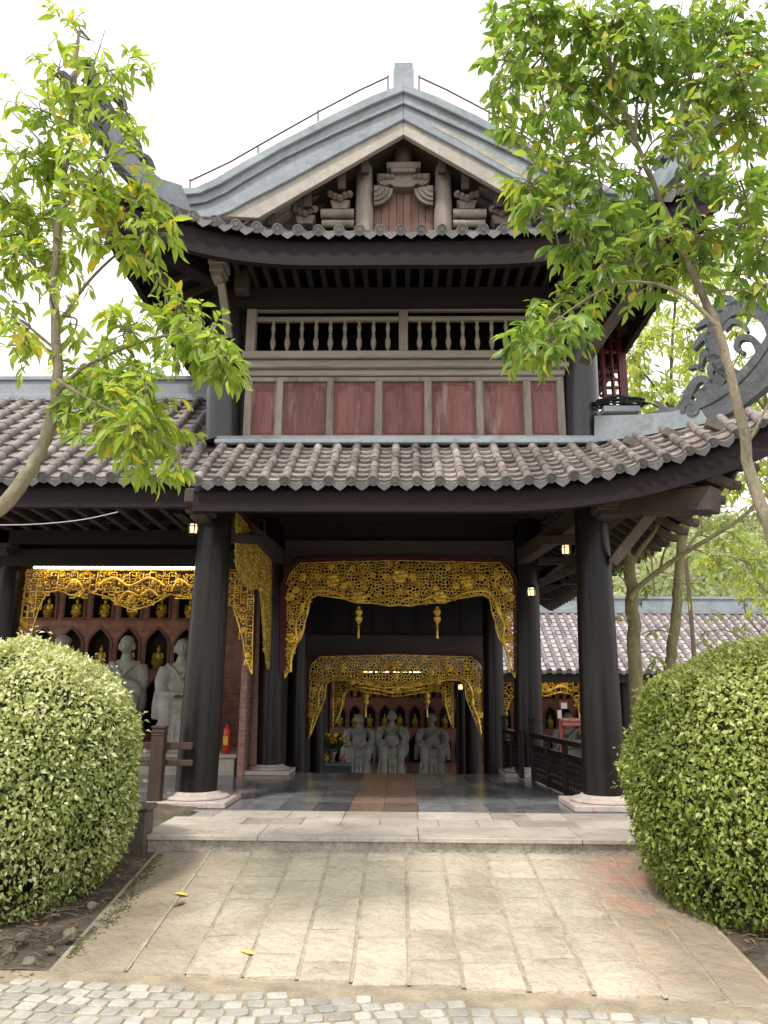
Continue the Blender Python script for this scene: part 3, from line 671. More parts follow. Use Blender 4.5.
# ledge and balustrade
mb = MB(); x0, x1 = XL-.06, XR+.05
mb.b2((x0,YW-.12,zy(361)), (x1,YW+.1,zy(354))); mb.b2((x0+.04,YW-.06,zy(366)), (x1-.04,YW+.1,zy(361)-.002)); mb.b2((x0-.02,YW-.14,zy(371)), (x1+.02,YW+.1,zy(366)-.002)); mb.b2((x0+.03,YW-.07,zy(377)), (x1-.03,YW+.1,zy(371)-.002))
sub(mb, 'ledge', M['weathered_h'], G, bevel=.012)
zr0, zr1 = zy(354), zy(319)
mb = MB(); mb.b2((x0+.06,YW-.03,zr1-.035), (x1-.06,YW+.05,zr1+.03)); mb.b2((x0+.06,YW-.03,zr0), (x1-.06,YW+.05,zr0+.045)); bal = sub(mb, 'balustrade', M['weathered_h'], G, bevel=.008)
mb = MB()
for px, w in ((246,.07),(404,.065),(556,.07)):
    mb = MB(); zt = zy(291) if px != 404 else zy(311); mb.b2((xx(px)-w,YW-.05,zr0-.01), (xx(px)+w,YW+.08,zt)); sub(mb, 'balcony_post', M['weathered'], bal, bevel=.008)
mb = MB(); mb.b2((x0+.12,YW-.02,zy(311)), (x1-.12,YW+.06,zy(306))); sub(mb, 'upper_rail', M['weathered_h'], bal)
bp = [(155+26*i)/1.745+180 for i in range(9)]+[(420+26*i)/1.745+180 for i in range(9)]
h = zr1-.035-(zr0+.045)
prof = [(.026,0),(.030,.03),(.018,.06),(.024,.10),(.038,.20),(.042,.30),(.034,.42),(.020,.50),(.030,.53),(.020,.56),(.026,.68),(.034,.78),(.024,.88),(.018,.92),(.030,.96),(.026,1)]
for px in bp:
    if px > 552: continue
    mb = MB(); mb.lathe((xx(px),YW+.01,zr0+.045), [(r_, z_*h) for r_, z_ in prof], 10); sub(mb, 'baluster', M['weathered_h'], bal, smooth=True)
# dark interior behind the balustrade
mb = MB(); mb.b2((XL-.3,11.6,4.5), (XR+.3,11.7,8.0)); mb.b2((XL-.4,YW+.1,7.05), (XR+.4,14.2,7.12)); mb.b2((XL-.1,YW+.12,4.5), (XL-.02,11.6,7.1)); mb.b2((XR+.02,YW+.12,4.5), (XR+.1,11.6,7.1)); sub(mb, 'inner_wall', M['darkwall'], G)
for x in (-2.45, 2.45):
    mb = MB(); mb.b2((x-.05,10.3,4.6), (x+.05,14.5,5.5)); sub(mb, 'side_wall', M['dark'], G)
for px, py in ((222,441),(583,441)):
    mb = MB(); a = P(px, 441, 13.9); mb.tube([(math.copysign(2.45, a.x),13.9,4.4), (math.copysign(2.45, a.x),13.9,7.3)], .21, 20); sub(mb, 'column', M['lacquer_up'], G, smooth=True)

# --- upper roof
UYT, UZT = 9.78, 7.62; UYE, UZE = 8.8, Zp(231, 8.8); UCX, UCY = 4.0, 8.15; UCZ = Zp(170, UCY, 100)
UHX = 3.0
def sg(x): return abs(x)
def u_top(x):
    if sg(x) <= UHX: return (UYT, UZT)
    t = (sg(x)-UHX)/(UCX-UHX); return (UYT+(UCY-UYT)*t, UZT+(UCZ+.05-UZT)*t)
def u_eave(x): t = lift((sg(x)-1.0)/(UCX-1.0)); return (UYE+(UCY-UYE)*t, UZE+(UCZ-UZE)*t)
UR_ = MB(); UE = MB(); UES = {1: MB(), -1: MB()}; tile_slope(UR_, -3.96, 3.96, u_top, u_eave, Mx, .264, .060, .2, eb=UE)
def us_eave(y): t = lift((11.2-y)/(11.2-UCY)); t2 = lift((y-13.6)/3.0); return (3.75+(UCX-3.75)*t+.2*t2, 7.05+(UCZ-7.05)*t+.7*t2)
def us_top(y):
    if y >= UYT: return (.02, 10.05)
    t = (UYT-y)/(UYT-UCY); return (UHX+(UCX-UHX)*t, UZT+(UCZ+.05-UZT)*t)
for s_ in (1, -1):
    Mss = (lambda a, b, z: Vector((b, a, z))) if s_ > 0 else (lambda a, b, z: Vector((-b, a, z)))
    tile_slope(UR_, 8.2, 9.7, us_top, us_eave, Mss, .26, .058, .2, eb=UES[s_])
    tile_slope(UR_, 9.95, 16.0, us_top, us_eave, Mss, .26, .058, .3, sag=.35, eb=UES[s_])
uroof = UR_.build('upper_roof', M['tile'], G, smooth=True); [sub(q_, 'eave_tiles', M['eavetile'], uroof, smooth=True) for q_ in (UE, UES[1], UES[-1])]
mb = MB(); sheet(mb, -UCX, UCX, 60, u_top, u_eave, Mx, -.03); sub(mb, 'tile_bedding', M['orange'], uroof)
mb = MB(); sheet(mb, -UCX+.02, UCX-.02, 60, u_top, lambda x: (u_eave(x)[0]+.05, u_eave(x)[1]), Mx, -.09)
for s_ in (1, -1):
    Mss = (lambda a, b, z: Vector((b, a, z))) if s_ > 0 else (lambda a, b, z: Vector((-b, a, z)))
    sheet(mb, UCY+.03, UYT-.002, 12, us_top, lambda y: (us_eave(y)[0]-.05, us_eave(y)[1]), Mss, -.09)
    sheet(mb, UYT, 16, 30, lambda y: (2.0, 7.9), lambda y: (us_eave(y)[0]-.05, us_eave(y)[1]), Mss, -.09)
mb.b2((-2.9,9.9,7.36), (2.9,16,7.42))
sub(mb, 'soffit', M['soffit'], uroof)
mb = MB(); fascia(mb, -UCX+.1, UCX-.1, 60, u_eave, Mx, .09, .09, lambda a: .34+.0*abs(a), .10, 1); sub(mb, 'fascia_beam', M['dark_fascia'], uroof)
for s_ in (1, -1):
    Mss = (lambda a, b, z: Vector((b, a, z))) if s_ > 0 else (lambda a, b, z: Vector((-b, a, z)))
    mb = MB(); fascia(mb, UCY+.14, 16, 30, us_eave, Mss, -.09, .09, .26, .08, -1); sub(mb, 'fascia_beam', M['dark_fascia'], uroof)
    for i in range(20):
        y = UCY+.3+.4*i; x1, z1 = us_eave(y); mb = MB(); mb.bar(Mss(y, 2.2 if y > UYT else us_top(y)[0]-.3, 7.62 if y > UYT else us_top(y)[1]-.1), Mss(y, x1+.02, z1-.19), .08, .09); sub(mb, 'rafter', M['brown'], uroof)
    # corner beam, bracket blocks, struts from the column heads
    mb = MB(); mb.bar(Mss(10.2, 2.3, 7.0), Mss(8.45, 3.72, UCZ-.42), .22, .24); sub(mb, 'corner_beam', M['dark_fascia'], G, bevel=.01)
    mb = MB(); mb.bar(Mss(10.1, 2.5, 5.75), Mss(8.95, 3.45, 7.05), .14, .15, up=(0,1,0)); sub(mb, 'brace', M['brown'], G, bevel=.01)
    mb = MB(); mb.bar(Mss(12.1, 2.5, 6.0), Mss(12.1, 3.6, 6.85), .13, .13, up=(0,1,0)); sub(mb, 'brace', M['dark'], G)
    mb = MB(); mb.bar(Mss(14, 2.5, 6.0), Mss(14, 3.6, 6.85), .13, .13, up=(0,1,0)); sub(mb, 'brace', M['dark'], G)
for px in (219,):
    c = P(px, 272, 9.45); mb = MB()
    mb.box(c+Vector((0,0,.10)), (.24,.34,.12)); mb.box(c, (.20,.3,.12)); mb.box(c-Vector((0,0,.1)), (.15,.26,.10)); sub(mb, 'bracket_block', M['weathered'], G, bevel=.015)
    mb = MB(); mb.bar(c+Vector((.03,.05,-.14)), c+Vector((.08,.45,-.75)), .10, .10, up=(0,1,0)); sub(mb, 'brace', M['weathered'], G)
    mb = MB(); mb.box(c+Vector((.25,.35,.05)), (.2,.2,.35)); sub(mb, 'bracket_block', M['brown'], G, bevel=.015)
c = P(585, 268, 9.45); mb = MB(); mb.box(c, (.22,.32,.28)); sub(mb, 'bracket_block', M['brown'], G, bevel=.02)
mb = MB()
for i in range(26): # rafters over the balcony
    x = -2.45+.196*i; mb.bar((x, 8.95, 7.02), (x+.0, 11.5, 7.03), .07, .07)
sub(mb, 'balcony_rafters', M['dark'], uroof)
mb = MB(); mb.bar((-2.45,10.1,6.86), (2.45,10.1,6.86), .2, .28); sub(mb, 'lintel', M['dark'], G)

# --- gable
YG = 9.85
def g3(px, py, y=YG): return P(px, py, y)
gable = MB(); apx = (403.5, 118)
Lo = [(403.5,117),(223,213)]; Ro = [(403.5,117),(590,216)]
# recess back wall
tri = [g3(x, y, 10.75) for x, y in ((403.5,112),(180,232),(628,232))]
gable.prism(tri, (0,.1,0)); gab = sub(gable, 'gable', M['dark'], G)
# bleached barge boards
for (x0,y0),(x1,y1),(xi,yi) in (((403.5,117),(218,216),(258,218)),((403.5,117),(592,216),(549,218))):
    mb = MB(); y_in = 134.5
    mb.prism([g3(x0,y0), g3(x1,y1), g3(xi,yi), g3(403.5,y_in)], (0,.09,0)); sub(mb, 'barge_board', M['barge'], gab, bevel=.008)
# rake soffit (boards between barge and recess)
mb = MB()
for s_, xe_ in ((-1, 223), (1, 588)):
    a = g3(403.5,127); b = g3(xe_+(12 if s_ < 0 else -12),219); mb.add([a+Vector((0,.09,0)), b+Vector((0,.09,0)), b+Vector((0,1.0,0)), a+Vector((0,1.0,0))], [(0,1,2,3)])
    a2 = a+Vector((0,0,.03)); b2 = b+Vector((0,0,.03)); mb.add([a2+Vector((0,.09,0)), b2+Vector((0,.09,0)), b2+Vector((0,1.0,0)), a2+Vector((0,1.0,0))], [(0,1,2,3)])
sub(mb, 'rake_soffit', M['brown'], gab)
# blue-grey rendered verge in stepped bands
def verge(name, up, lo, y, th, mat):
    mb = MB(); mb.band([g3(a, b, y) for a, b in up], [g3(a, b, y) for a, b in lo], (0, th, 0)); return sub(mb, name, mat, gab, bevel=.01)
def mir(pts): return [(807-a, b) for a, b in pts]
u1 = [(403.5,83),(370,96),(330,115),(280,141),(240,163),(215,178),(195,187),(175,188),(155,184)]
m1 = [(403.5,91),(372,104),(332,123),(282,148),(242,171),(220,184),(200,193),(180,195),(160,192)]
m2 = [(403.5,103),(374,116),(334,134),(284,158),(246,180),(225,193),(205,202),(190,204),(175,203)]
l1 = [(403.5,119),(375,134),(335,155),(285,182),(250,200),(230,211),(215,217),(200,217),(190,214)]
for f in (lambda p: p, mir):
    mb = MB(); [mb.tube([g3(a, b+.6, yy_) for a, b in f(mm)], .011, 6) for mm, yy_ in ((m1, YG-.13), (m2, YG-.08))]; sub(mb, 'verge_shadow_line', M['wire'], gab); verge('verge_cap', f(u1), f(m1), YG-.16, .40, M['flash']); verge('verge_upper', f(m1), f(m2), YG-.10, .33, M['flash']); verge('verge_lower', f(m2), f(l1), YG-.05, .27, M['flash'])  # dark tubes stand in for the shadow gaps between verge bands
mb = MB(); mb.band([g3(a,b,YG-.055) for a, b in ((430,122),(460,137),(500,157),(540,178))], [g3(a,b,YG-.055) for a, b in ((434,127),(462,142),(500,164),(535,184))], (0,.02,0)); sub(mb, 'lichen_band', M['flash_stain'], gab)
mb = MB(); c = g3(403.5, 72, YG-.05); mb.b2((c.x-.155,YG-.1,Zp(92,YG-.1)), (c.x+.155,YG+.3,Zp(68,YG-.1))); mb.b2((c.x-.14,YG-.08,Zp(68,YG-.1)), (c.x+.14,YG+.28,Zp(61,YG-.1))); sub(mb, 'ridge_block', M['flash'], gab, bevel=.01)
mb = MB(); mb.bar((c.x,YG+.3,10.0), (c.x,16.2,10.0), .3, .4); sub(mb, 'main_ridge', M['flash'], uroof)
# lightning conductor
mb = MB()
for f in (lambda p: p, mir):
    pts = f([(190,181),(230,162),(270,139),(320,111),(360,90),(388,77)]); mb.tube([g3(a,b,YG-.05) for a, b in pts], .013, 6)
    for a, b, b2_ in ((388,77,92),(318,112,121),(258,147,153),(190,181,188)):
        a = a if f([(0,0)])[0][0] == 0 else 807-a; mb.tube([g3(a,b-2,YG-.05), g3(a,b2_,YG-.05)], .012, 6)
sub(mb, 'lightning_rod', M['wire'], gab)
# timberwork in the pediment
YP = 10.35
def p3(px, py, y=YP): return P(px, py, y)
for px in (364.5, 443):
    a = p3(px, 235); b = p3(px, 168); mb = MB(); mb.tube([a.lerp(b, t/6) for t in range(7)], [.135,.14,.14,.135,.13,.125,.12], 16); sub(mb, 'gable_post', M['weathered'], gab, smooth=True)
a = p3(403.5, 172, 10.3); b = p3(403.5, 130, 10.3); mb = MB(); mb.tube([a, b], [.13,.19], 14); sub(mb, 'king_post', M['brown'], gab, smooth=True)
mb = MB(); mb.b2((a.x-.26,10.15,Zp(174,10.3)), (a.x+.26,10.45,Zp(168,10.3))); mb.b2((a.x-.19,10.15,Zp(178,10.3)), (a.x+.19,10.45,Zp(174,10.3))); sub(mb, 'cap_block', M['carve'], gab, bevel=.01)
mb = MB(); xs_ = [374+i*7.4 for i in range(9)]
for i in range(8):
    x0 = p3(xs_[i], 215).x; x1 = p3(xs_[i+1], 215).x; mb.b2((x0+.004,YP+.05,Zp(236,YP)), (x1-.004,YP+.09,Zp(188,YP)), rnd.random())
sub(mb, 'plank_infill', M['plank'], gab)
def carved(name, pieces, y, th, mat=M['weathered'], parent=None):
    mb = MB()
    for pts, w0, w1 in pieces: curl(mb, pts, w0, w1, lambda a, b: P(a, b, y), (0, th, 0), 5)
    return sub(mb, name, mat, parent or gab, bevel=.006)
# top cloud bracket, mirrored halves
for f in (lambda p: p, mir):
    mb = MB(); q = f([(374,188),(393,188)]); c0_, c1_ = P(*q[0], YP-.10), P(*q[1], YP-.10); rr_ = c1_.x-c0_.x
    for k_, (f0, dy) in enumerate(((1.0, 0), (.80, -.03), (.60, -.05), (.35, -.07))):
        mb.prism([c0_+Vector((0,dy,0))]+[c0_+Vector((rr_*f0*math.cos(a), dy, -abs(rr_)*f0*math.sin(a))) for a in [PI/2*t/8 for t in range(9)]], (0,.06,0))
    sub(mb, 'corner_bracket', M['carve'], gab, bevel=.006)
mb = MB(); a = P(403.5, 186, YP-.1); w_ = P(430, 186, YP-.1).x-a.x; zt_ = P(403.5, 174, YP-.1).z
pts = [(-w_,zt_),(-w_,zt_-.10),(-w_*.86,a.z+.02),(-w_*.7,a.z-.0),(-w_*.5,a.z+.03),(-w_*.35,a.z-.02),(0,a.z-.03),(w_*.35,a.z-.02),(w_*.5,a.z+.03),(w_*.7,a.z),(w_*.86,a.z+.02),(w_,zt_-.10),(w_,zt_)]
mb.band([(a.x+x_, YP-.12, zt_) for x_, z_ in pts[1:-1]], [(a.x+x_, YP-.12, z_) for x_, z_ in pts[1:-1]], (0,.16,0))
for s_ in (-1, 1):
    for x_, r_ in ((.84,.055),(.62,.045),(.42,.04)): mb.lathe((a.x+s_*w_*x_, YP-.12, zt_-.075), [(r_,0),(r_*.9,.03),(r_*.5,.035),(r_*.4,.05),(.005,.05)], 12, (Vector((1,0,0)), Vector((0,0,1)), Vector((0,-1,0))))
sub(mb, 'scroll_beam', M['carve'], gab, bevel=.006)
for f in (lambda p: p, mir):
    for cx_, cy_, wd in ((340,203,.30),(305,218,.30)):
        q = f([(cx_, cy_)]); c_ = P(q[0][0], q[0][1], YP-.12); mb = MB()
        mb.prism([c_+Vector((-wd*.5,0,.05)), c_+Vector((wd*.5,0,.05)), c_+Vector((wd*.36,0,-.09)), c_+Vector((-wd*.36,0,-.09))], (0,.25,0))
        for k_ in range(5): u_ = (k_-2)*wd*.24; mb.ball(c_+Vector((u_, -.02, .10+.035*math.cos(k_*1.7))), (.055,.05,.06), 10, 7); mb.lathe(c_+Vector((u_, -.06, .10+.035*math.cos(k_*1.7))), [(.035,0),(.03,.02),(.012,.022)], 10, (Vector((1,0,0)), Vector((0,0,1)), Vector((0,-1,0))))
        sub(mb, 'carved_bracket', M['carve'], gab, smooth=True)
    mb = MB(); q = f([(321,214),(354,214)]); mb.tube([p3(q[0][0],q[0][1],YP-.05), p3(q[1][0],q[1][1],YP-.05)], .075, 12); q = f([(322,224),(354,224)]); mb.tube([p3(q[0][0],q[0][1],YP-.05), p3(q[1][0],q[1][1],YP-.05)], .06, 12); sub(mb, 'gable_rail', M['weathered'], gab, smooth=True)
    for x, y0, y1 in ((365,172,150),(342,188,168),(308,206,186),(271,224,207)):
        q = f([(x,y0),(x-1,y1)]); mb = MB(); mb.bar(P(q[0][0],q[0][1]+2,10.12), P(q[1][0],q[1][1]-4,10.0), .12, .12, up=(0,1,0)); sub(mb, 'purlin', M['brown'], gab, bevel=.01)
    q = f([(403,128),(300,185)]); 
    for k, off in enumerate((16, 26)):
        q = f([(403,124+off),(250,208+off)]); mb = MB(); mb.bar(P(q[0][0],q[0][1],10.6), P(q[1][0],q[1][1],10.6), .12, .07, up=(0,1,0)); sub(mb, 'rake_rafter', M['brown'], gab)
# upturned corner ornaments of the upper roof
for f, s_ in ((lambda p: p, -1), (mir, 1)):
    UN = Vector((UCY-UYT, -s_*(UCX-UHX), 0)).normalized(); UP_ = Vector((s_*UHX, UYT, UZT))
    to = lambda a, b: PP(a, b, UP_, UN)
    mb = MB(); A = f([(178,187),(158,181),(140,168),(125,150),(114,128)]); B = f([(188,214),(165,205),(140,190),(118,168),(103,135)])
    mb.band([to(*p)+UN*.08 for p in A], [to(*p)+UN*.08 for p in B], UN*-.16); sub(mb, 'hip_ridge', M['flash'], uroof)
    mb = MB(); k = lambda pts, w0, w1, n=5: curl(mb, f(pts), w0, w1, lambda a, b: to(a,b)+UN*.06, UN*-.12, n)
    k([(140,182),(120,160),(108,135),(96,112),(80,96),(70,84),(78,70)], 15, 5); k([(118,150),(104,140),(88,125),(76,120)], 10, 2); k([(112,120),(104,104),(96,86),(84,78)], 9, 3)
    k([(126,140),(122,124),(110,112)], 9, 2); k([(100,108),(110,98),(120,100),(124,112)], 7, 3); k([(136,160),(136,146),(128,136)], 9, 2); k([(84,98),(92,84),(88,66),(72,58)], 8, 2); k(spiral(96,118,9,2,0,1.3), 5, 3, 2)
    k([(150,172),(146,160),(138,154)], 8, 2); k([(70,84),(60,74),(52,78)], 6, 2)
    sub(mb, 'ridge_ornament', M['orn'], uroof, bevel=.006)
# red lattice screen and lamp box at the side balcony
mb = MB(); YR = 11.6
for x, w in ((603,.06),(612,.04),(622,.13)): mb.b2((Xp(x,370,YR)-w/2,YR-.05,Zp(408,YR)), (Xp(x,370,YR)+w/2,YR+.05,Zp(338,YR)))
for y in (396,388,380,372,352): mb.b2((Xp(598,370,YR),YR-.03,Zp(y+1.4,YR)), (Xp(625,370,YR),YR+.03,Zp(y-1.0,YR)))
o = sub(mb, 'red_balcony_screen', M['redlac'], G, bevel=.006)
mb = MB(); c = P(622, 327, 11.4); mb.box(c, (.14,.14,.30)); mb.box(c+Vector((0,0,.17)), (.2,.2,.04)); sub(mb, 'eave_box', M['redlac'], G, bevel=.01)
mb = MB()
for k in range(7):
    c = P(621+rnd.uniform(-5,5), 406-k*.9, 9.95); r_ = rnd.uniform(.20,.27); pts = [c+Vector((math.cos(a)*r_*1.25+rnd.uniform(-.02,.02), math.sin(a)*r_*.6, rnd.uniform(-.015,.02))) for a in [2*PI*q/18 for q in range(19)]]
    mb.tube(pts, .013, 6)
mb.tube(smooth_line([P(640,407,9.95), P(648,403,9.8), P(660,408,9.6), P(664,411,9.5)], 5), .012, 6)
o = mb.build('cable_coil', M['cable'], smooth=True); tag(o, 'loose coil of black cable lying on the lower roof beside the upper right column', 'cable')
mb = MB(); mb.b2((Xp(600,412,9.95),9.75,Zp(417,9.95)), (Xp(636,412,9.95),10.05,Zp(411,9.95))); sub(mb, 'roof_tray', M['flash'], lroof, bevel=.01)
# ------------------------------------------------------------------ gilded openwork
def inpoly(x, y, poly):
    c = False; j = len(poly)-1
    for i in range(len(poly)):
        xi, yi = poly[i]; xj, yj = poly[j]
        if (yi > y) != (yj > y) and x < (xj-xi)*(y-yi)/(yj-yi+1e-12)+xi: c = not c
        j = i
    return c
def netfill(mb, poly, cell, w, M3, dep):
    """crazed-ice openwork: the Voronoi edges of jittered points inside the outline"""
    x0, x1 = min(p[0] for p in poly), max(p[0] for p in poly); y0, y1 = min(p[1] for p in poly), max(p[1] for p in poly)
    pts = []; y = y0-cell
    while y < y1+cell:
        x = x0-cell
        while x < x1+cell:
            pts.append(Vector((x+rnd.uniform(-.42,.42)*cell, y+rnd.uniform(-.42,.42)*cell))); x += cell
        y += cell
    V, E, Fc, *_ = delaunay_2d_cdt(pts, [], [], 0, 1e-7); cc = []; em = {}
    for fi, f in enumerate(Fc):
        a, b, c = (V[i] for i in f[:3]); d = 2*(a.x*(b.y-c.y)+b.x*(c.y-a.y)+c.x*(a.y-b.y))
        if abs(d) < 1e-9: cc.append(None); continue
        A, B, C = a.length_squared, b.length_squared, c.length_squared
        cc.append(((A*(b.y-c.y)+B*(c.y-a.y)+C*(a.y-b.y))/d, (A*(c.x-b.x)+B*(a.x-c.x)+C*(b.x-a.x))/d))
        for i in range(3):
            k = tuple(sorted((f[i], f[(i+1)%3]))); em.setdefault(k, []).append(fi)
    for k, fl in em.items():
        if len(fl) != 2 or cc[fl[0]] is None or cc[fl[1]] is None: continue
        p, q = cc[fl[0]], cc[fl[1]]
        if not (inpoly(*p, poly) and inpoly(*q, poly)): continue
        l = math.hypot(q[0]-p[0], q[1]-p[1])
        if l < 1e-4: continue
        nx, ny = -(q[1]-p[1])/l*w/2, (q[0]-p[0])/l*w/2; vs = []
        for d in (0, dep): vs += [M3(p[0]+nx, p[1]+ny, d), M3(q[0]+nx, q[1]+ny, d), M3(q[0]-nx, q[1]-ny, d), M3(p[0]-nx, p[1]-ny, d)]
        mb.add(vs, [(0,1,2,3), (4,5,6,7), (0,1,5,4), (2,3,7,6)], rnd.random())
def flower(mb, u, v, r, M3):
    r = r*1.15
    for k in range(6):
        a = k*PI/3+rnd.random()*.3; c = M3(u+math.cos(a)*r*.6, v+math.sin(a)*r*.6, -.03); mb.ball(c, (r*.42, r*.30, r*.42), 7, 5)
    mb.ball(M3(u, v, -.045), (r*.36, r*.45, r*.36), 8, 6)
def leafsprig(mb, u, v, r, M3):
    for k in range(3):
        a = rnd.uniform(0, 2*PI); mb.tube([M3(u,v,-.015), M3(u+math.cos(a)*r*.6, v+math.sin(a)*r*.6,-.035), M3(u+math.cos(a+.5)*r*1.1, v+math.sin(a+.5)*r*1.1,-.02)], [.006, r*.22, .003], 6)
def toxz(poly, Y): return [(P(a, b, Y).x, P(a, b, Y).z) for a, b in poly]
def vine(mb, pts, r, M3, wob=.0, n=6):
    r = r*1.3
    pts = [M3(a, b, -.03) for a, b in pts]; mb.tube(smooth_line(pts, n), r, 7)
def carved_arch(Y, poly, vines, flowers, pend, cell, w, mat, red=None, parent=G, dep=.04, mp=None, u0=1.0):
    loc = toxz(poly, Y) if mp is None else [mp(a, b) for a, b in poly]
    M3 = (lambda u, v, d: Vector((u, Y+d, v))) if mp is None else (lambda u, v, d: Vector((mp.X+d, u, v)))
    cv = (lambda a, b: (P(a,b,Y).x, P(a,b,Y).z)) if mp is None else mp
    mb = MB(); netfill(mb, loc, cell, w, M3, dep)
    edge = [M3(a, b, 0) for a, b in loc]; mb.tube(edge+[edge[0]], w*.85*u0, 6)
    for pts, r in vines: vine(mb, [cv(*p) for p in pts], r, M3)
    for a, b, r in flowers: flower(mb, *cv(a, b), r, M3)
    for _ in range(int(len(flowers)*7)):
        for t in range(30):
            u = rnd.uniform(min(p[0] for p in loc), max(p[0] for p in loc)); v = rnd.uniform(min(p[1] for p in loc), max(p[1] for p in loc))
            if inpoly(u, v, loc): leafsprig(mb, u, v, cell*.9, M3); break
    o = mb.build('carved_arch', mat, parent, smooth=True)
    for a, b, l in pend:
        p = P(a, b, Y); k = l
        m2 = MB(); m2.lathe((p.x, Y-.02, p.z-l), [(.002,0),(.020*k/.3*.6,.02*k),(.016,.25*k),(.010,.36*k),(.03*k/.45,.40*k),(.012,.45*k),(.030,.50*k),(.055*k/.5,.58*k),(.058*k/.5,.66*k),(.028,.72*k),(.05*k/.5,.77*k),(.062*k/.5,.86*k),(.04,.93*k),(.02,.97*k),(.03,1.0*k)], 12)
        m2.build('pendant', mat, parent, smooth=True).parent = o
    if red:
        mr = MB(); pts = [P(a, b, Y-.01) for a, b in red[0]]; 
        for p, q in zip(pts[:-1], pts[1:]): mr.bar(p, q, .12, red[1], up=(0,1,0) if abs((q-p).z) > abs((q-p).x)*3 else (0,0,1))
        mr.build('arch_frame', M['redtrim'], parent).parent = o
    return o
def m(pts, c): return [(2*c-a, b) for a, b in reversed(pts)]
# first arch
cA = 400.0
h1 = [(285,678),(285.5,600),(286,585),(290,574),(300,563),(400,560.5)]
inner1 = [(400,605),(390,606),(372,603),(356,603),(345,599),(332,597),(318,595),(310,599),(308,612),(303,628),(298,640),(293,655),(290,668)]
poly1 = h1 + m(h1, cA)[1:] + m(inner1, cA)[:-1] + inner1
vin = [([(291,672),(292,655),(297,640),(296,625),(302,612),(306,600),(312,592),(325,591),(338,594),(348,598),(358,597),(368,596),(378,600),(390,598),(400,601)], .017), ([(289,650),(300,640),(305,625)], .011), ([(288,610),(298,615),(303,603)], .012)]
vin = vin + [(m(p, cA), r) for p, r in vin]
fl1 = [(400,576,.13),(400,592,.06),(387,577,.07),(413,577,.07),(373,575,.05),(428,575,.05),(333,581,.11),(344,586,.06),(318,577,.06),(303,577,.07),(296,590,.06),(467,581,.11),(456,586,.06),(481,577,.06),(497,576,.07),(504,590,.06),(359,597,.11),(440,597,.11),(291,638,.09),(292,622,.06),(289,655,.05),(508,638,.09),(507,622,.06),(511,655,.05),(352,568,.05),(448,568,.05),(365,588,.05),(436,588,.05),(331,567,.05),(470,567,.05),(290,597,.08),(510,597,.08)]
carved_arch(13.66, poly1, vin, fl1, [(359,607,.56),(437,607,.56)], .060, .0145, M['gold'], ([(283,672),(283.5,583),(288,572),(299,560),(400,557.8),(501,560),(512,572),(516.5,583),(517,672)], .045))
# second arch
cB = 395.5
h2 = [(308,738),(308.5,690),(309,673),(313,663),(320,657),(395.5,655)]
inner2 = [(395.5,687),(384,688),(372,685),(358,683),(345,680),(332,680),(326,684),(325,698),(321,708),(316,720),(311,734)]
poly2 = h2 + m(h2, cB)[1:] + m(inner2, cB)[:-1] + inner2
vin2 = [([(310,734),(313,718),(318,706),(319,692),(326,680),(340,677),(356,680),(372,681),(384,684),(395.5,683)], .018)]
vin2 += [(m(p, cB), r) for p, r in vin2]
fl2 = [(395.5,665,.11),(395.5,676,.06),(384,667,.06),(407,667,.06),(342,668,.09),(326,668,.06),(449,668,.09),(465,668,.06),(360,673,.07),(431,673,.07),(313,690,.07),(478,690,.07),(311,715,.07),(480,715,.07),(370,662,.05),(421,662,.05),(352,682,.06),(438,682,.06)]
carved_arch(17.55, poly2, vin2, fl2, [(366,692,.55),(427,692,.55)], .070, .017, M['gold'], ([(306,738),(306.5,670),(311,660),(319,655),(395.5,653),(472,655),(480,660),(484.5,670),(485,738)], .05))
# side bracket between the left columns, in the plane of the colonnade
class SideMap:
    X = -2.27
    def __call__(s, a, b): p = PP(a, b, Vector((s.X,0,0)), Vector((1,0,0))); return (p.y, p.z)
sm = SideMap()
carved_arch(0, [(236,512),(271,555),(271,672),(267,668),(265,640),(263,600),(258,588),(250,590),(241,578),(236,566)], [([(237,560),(246,575),(255,584),(262,590),(266,640),(269,668)], .015)], [(243,535,.10),(252,550,.10),(262,560,.09),(247,560,.10),(257,572,.09),(240,550,.09),(266,575,.08),(238,520,.08),(267,620,.06),(267,650,.05),(262,548,.07),(250,540,.08)], [], .075, .014, M['golddim'], mp=sm, dep=.02)
mb = MB(); q = [(PP(a, b, Vector((-2.27,0,0)), Vector((1,0,0)))) for a, b in ((233,505),(272,553),(272.5,674))]
mb.bar(q[0], q[1], .06, .08); mb.bar(q[1], q[2], .05, .07, up=(1,0,0)); mb.build('arch_frame', M['redtrim'], G)

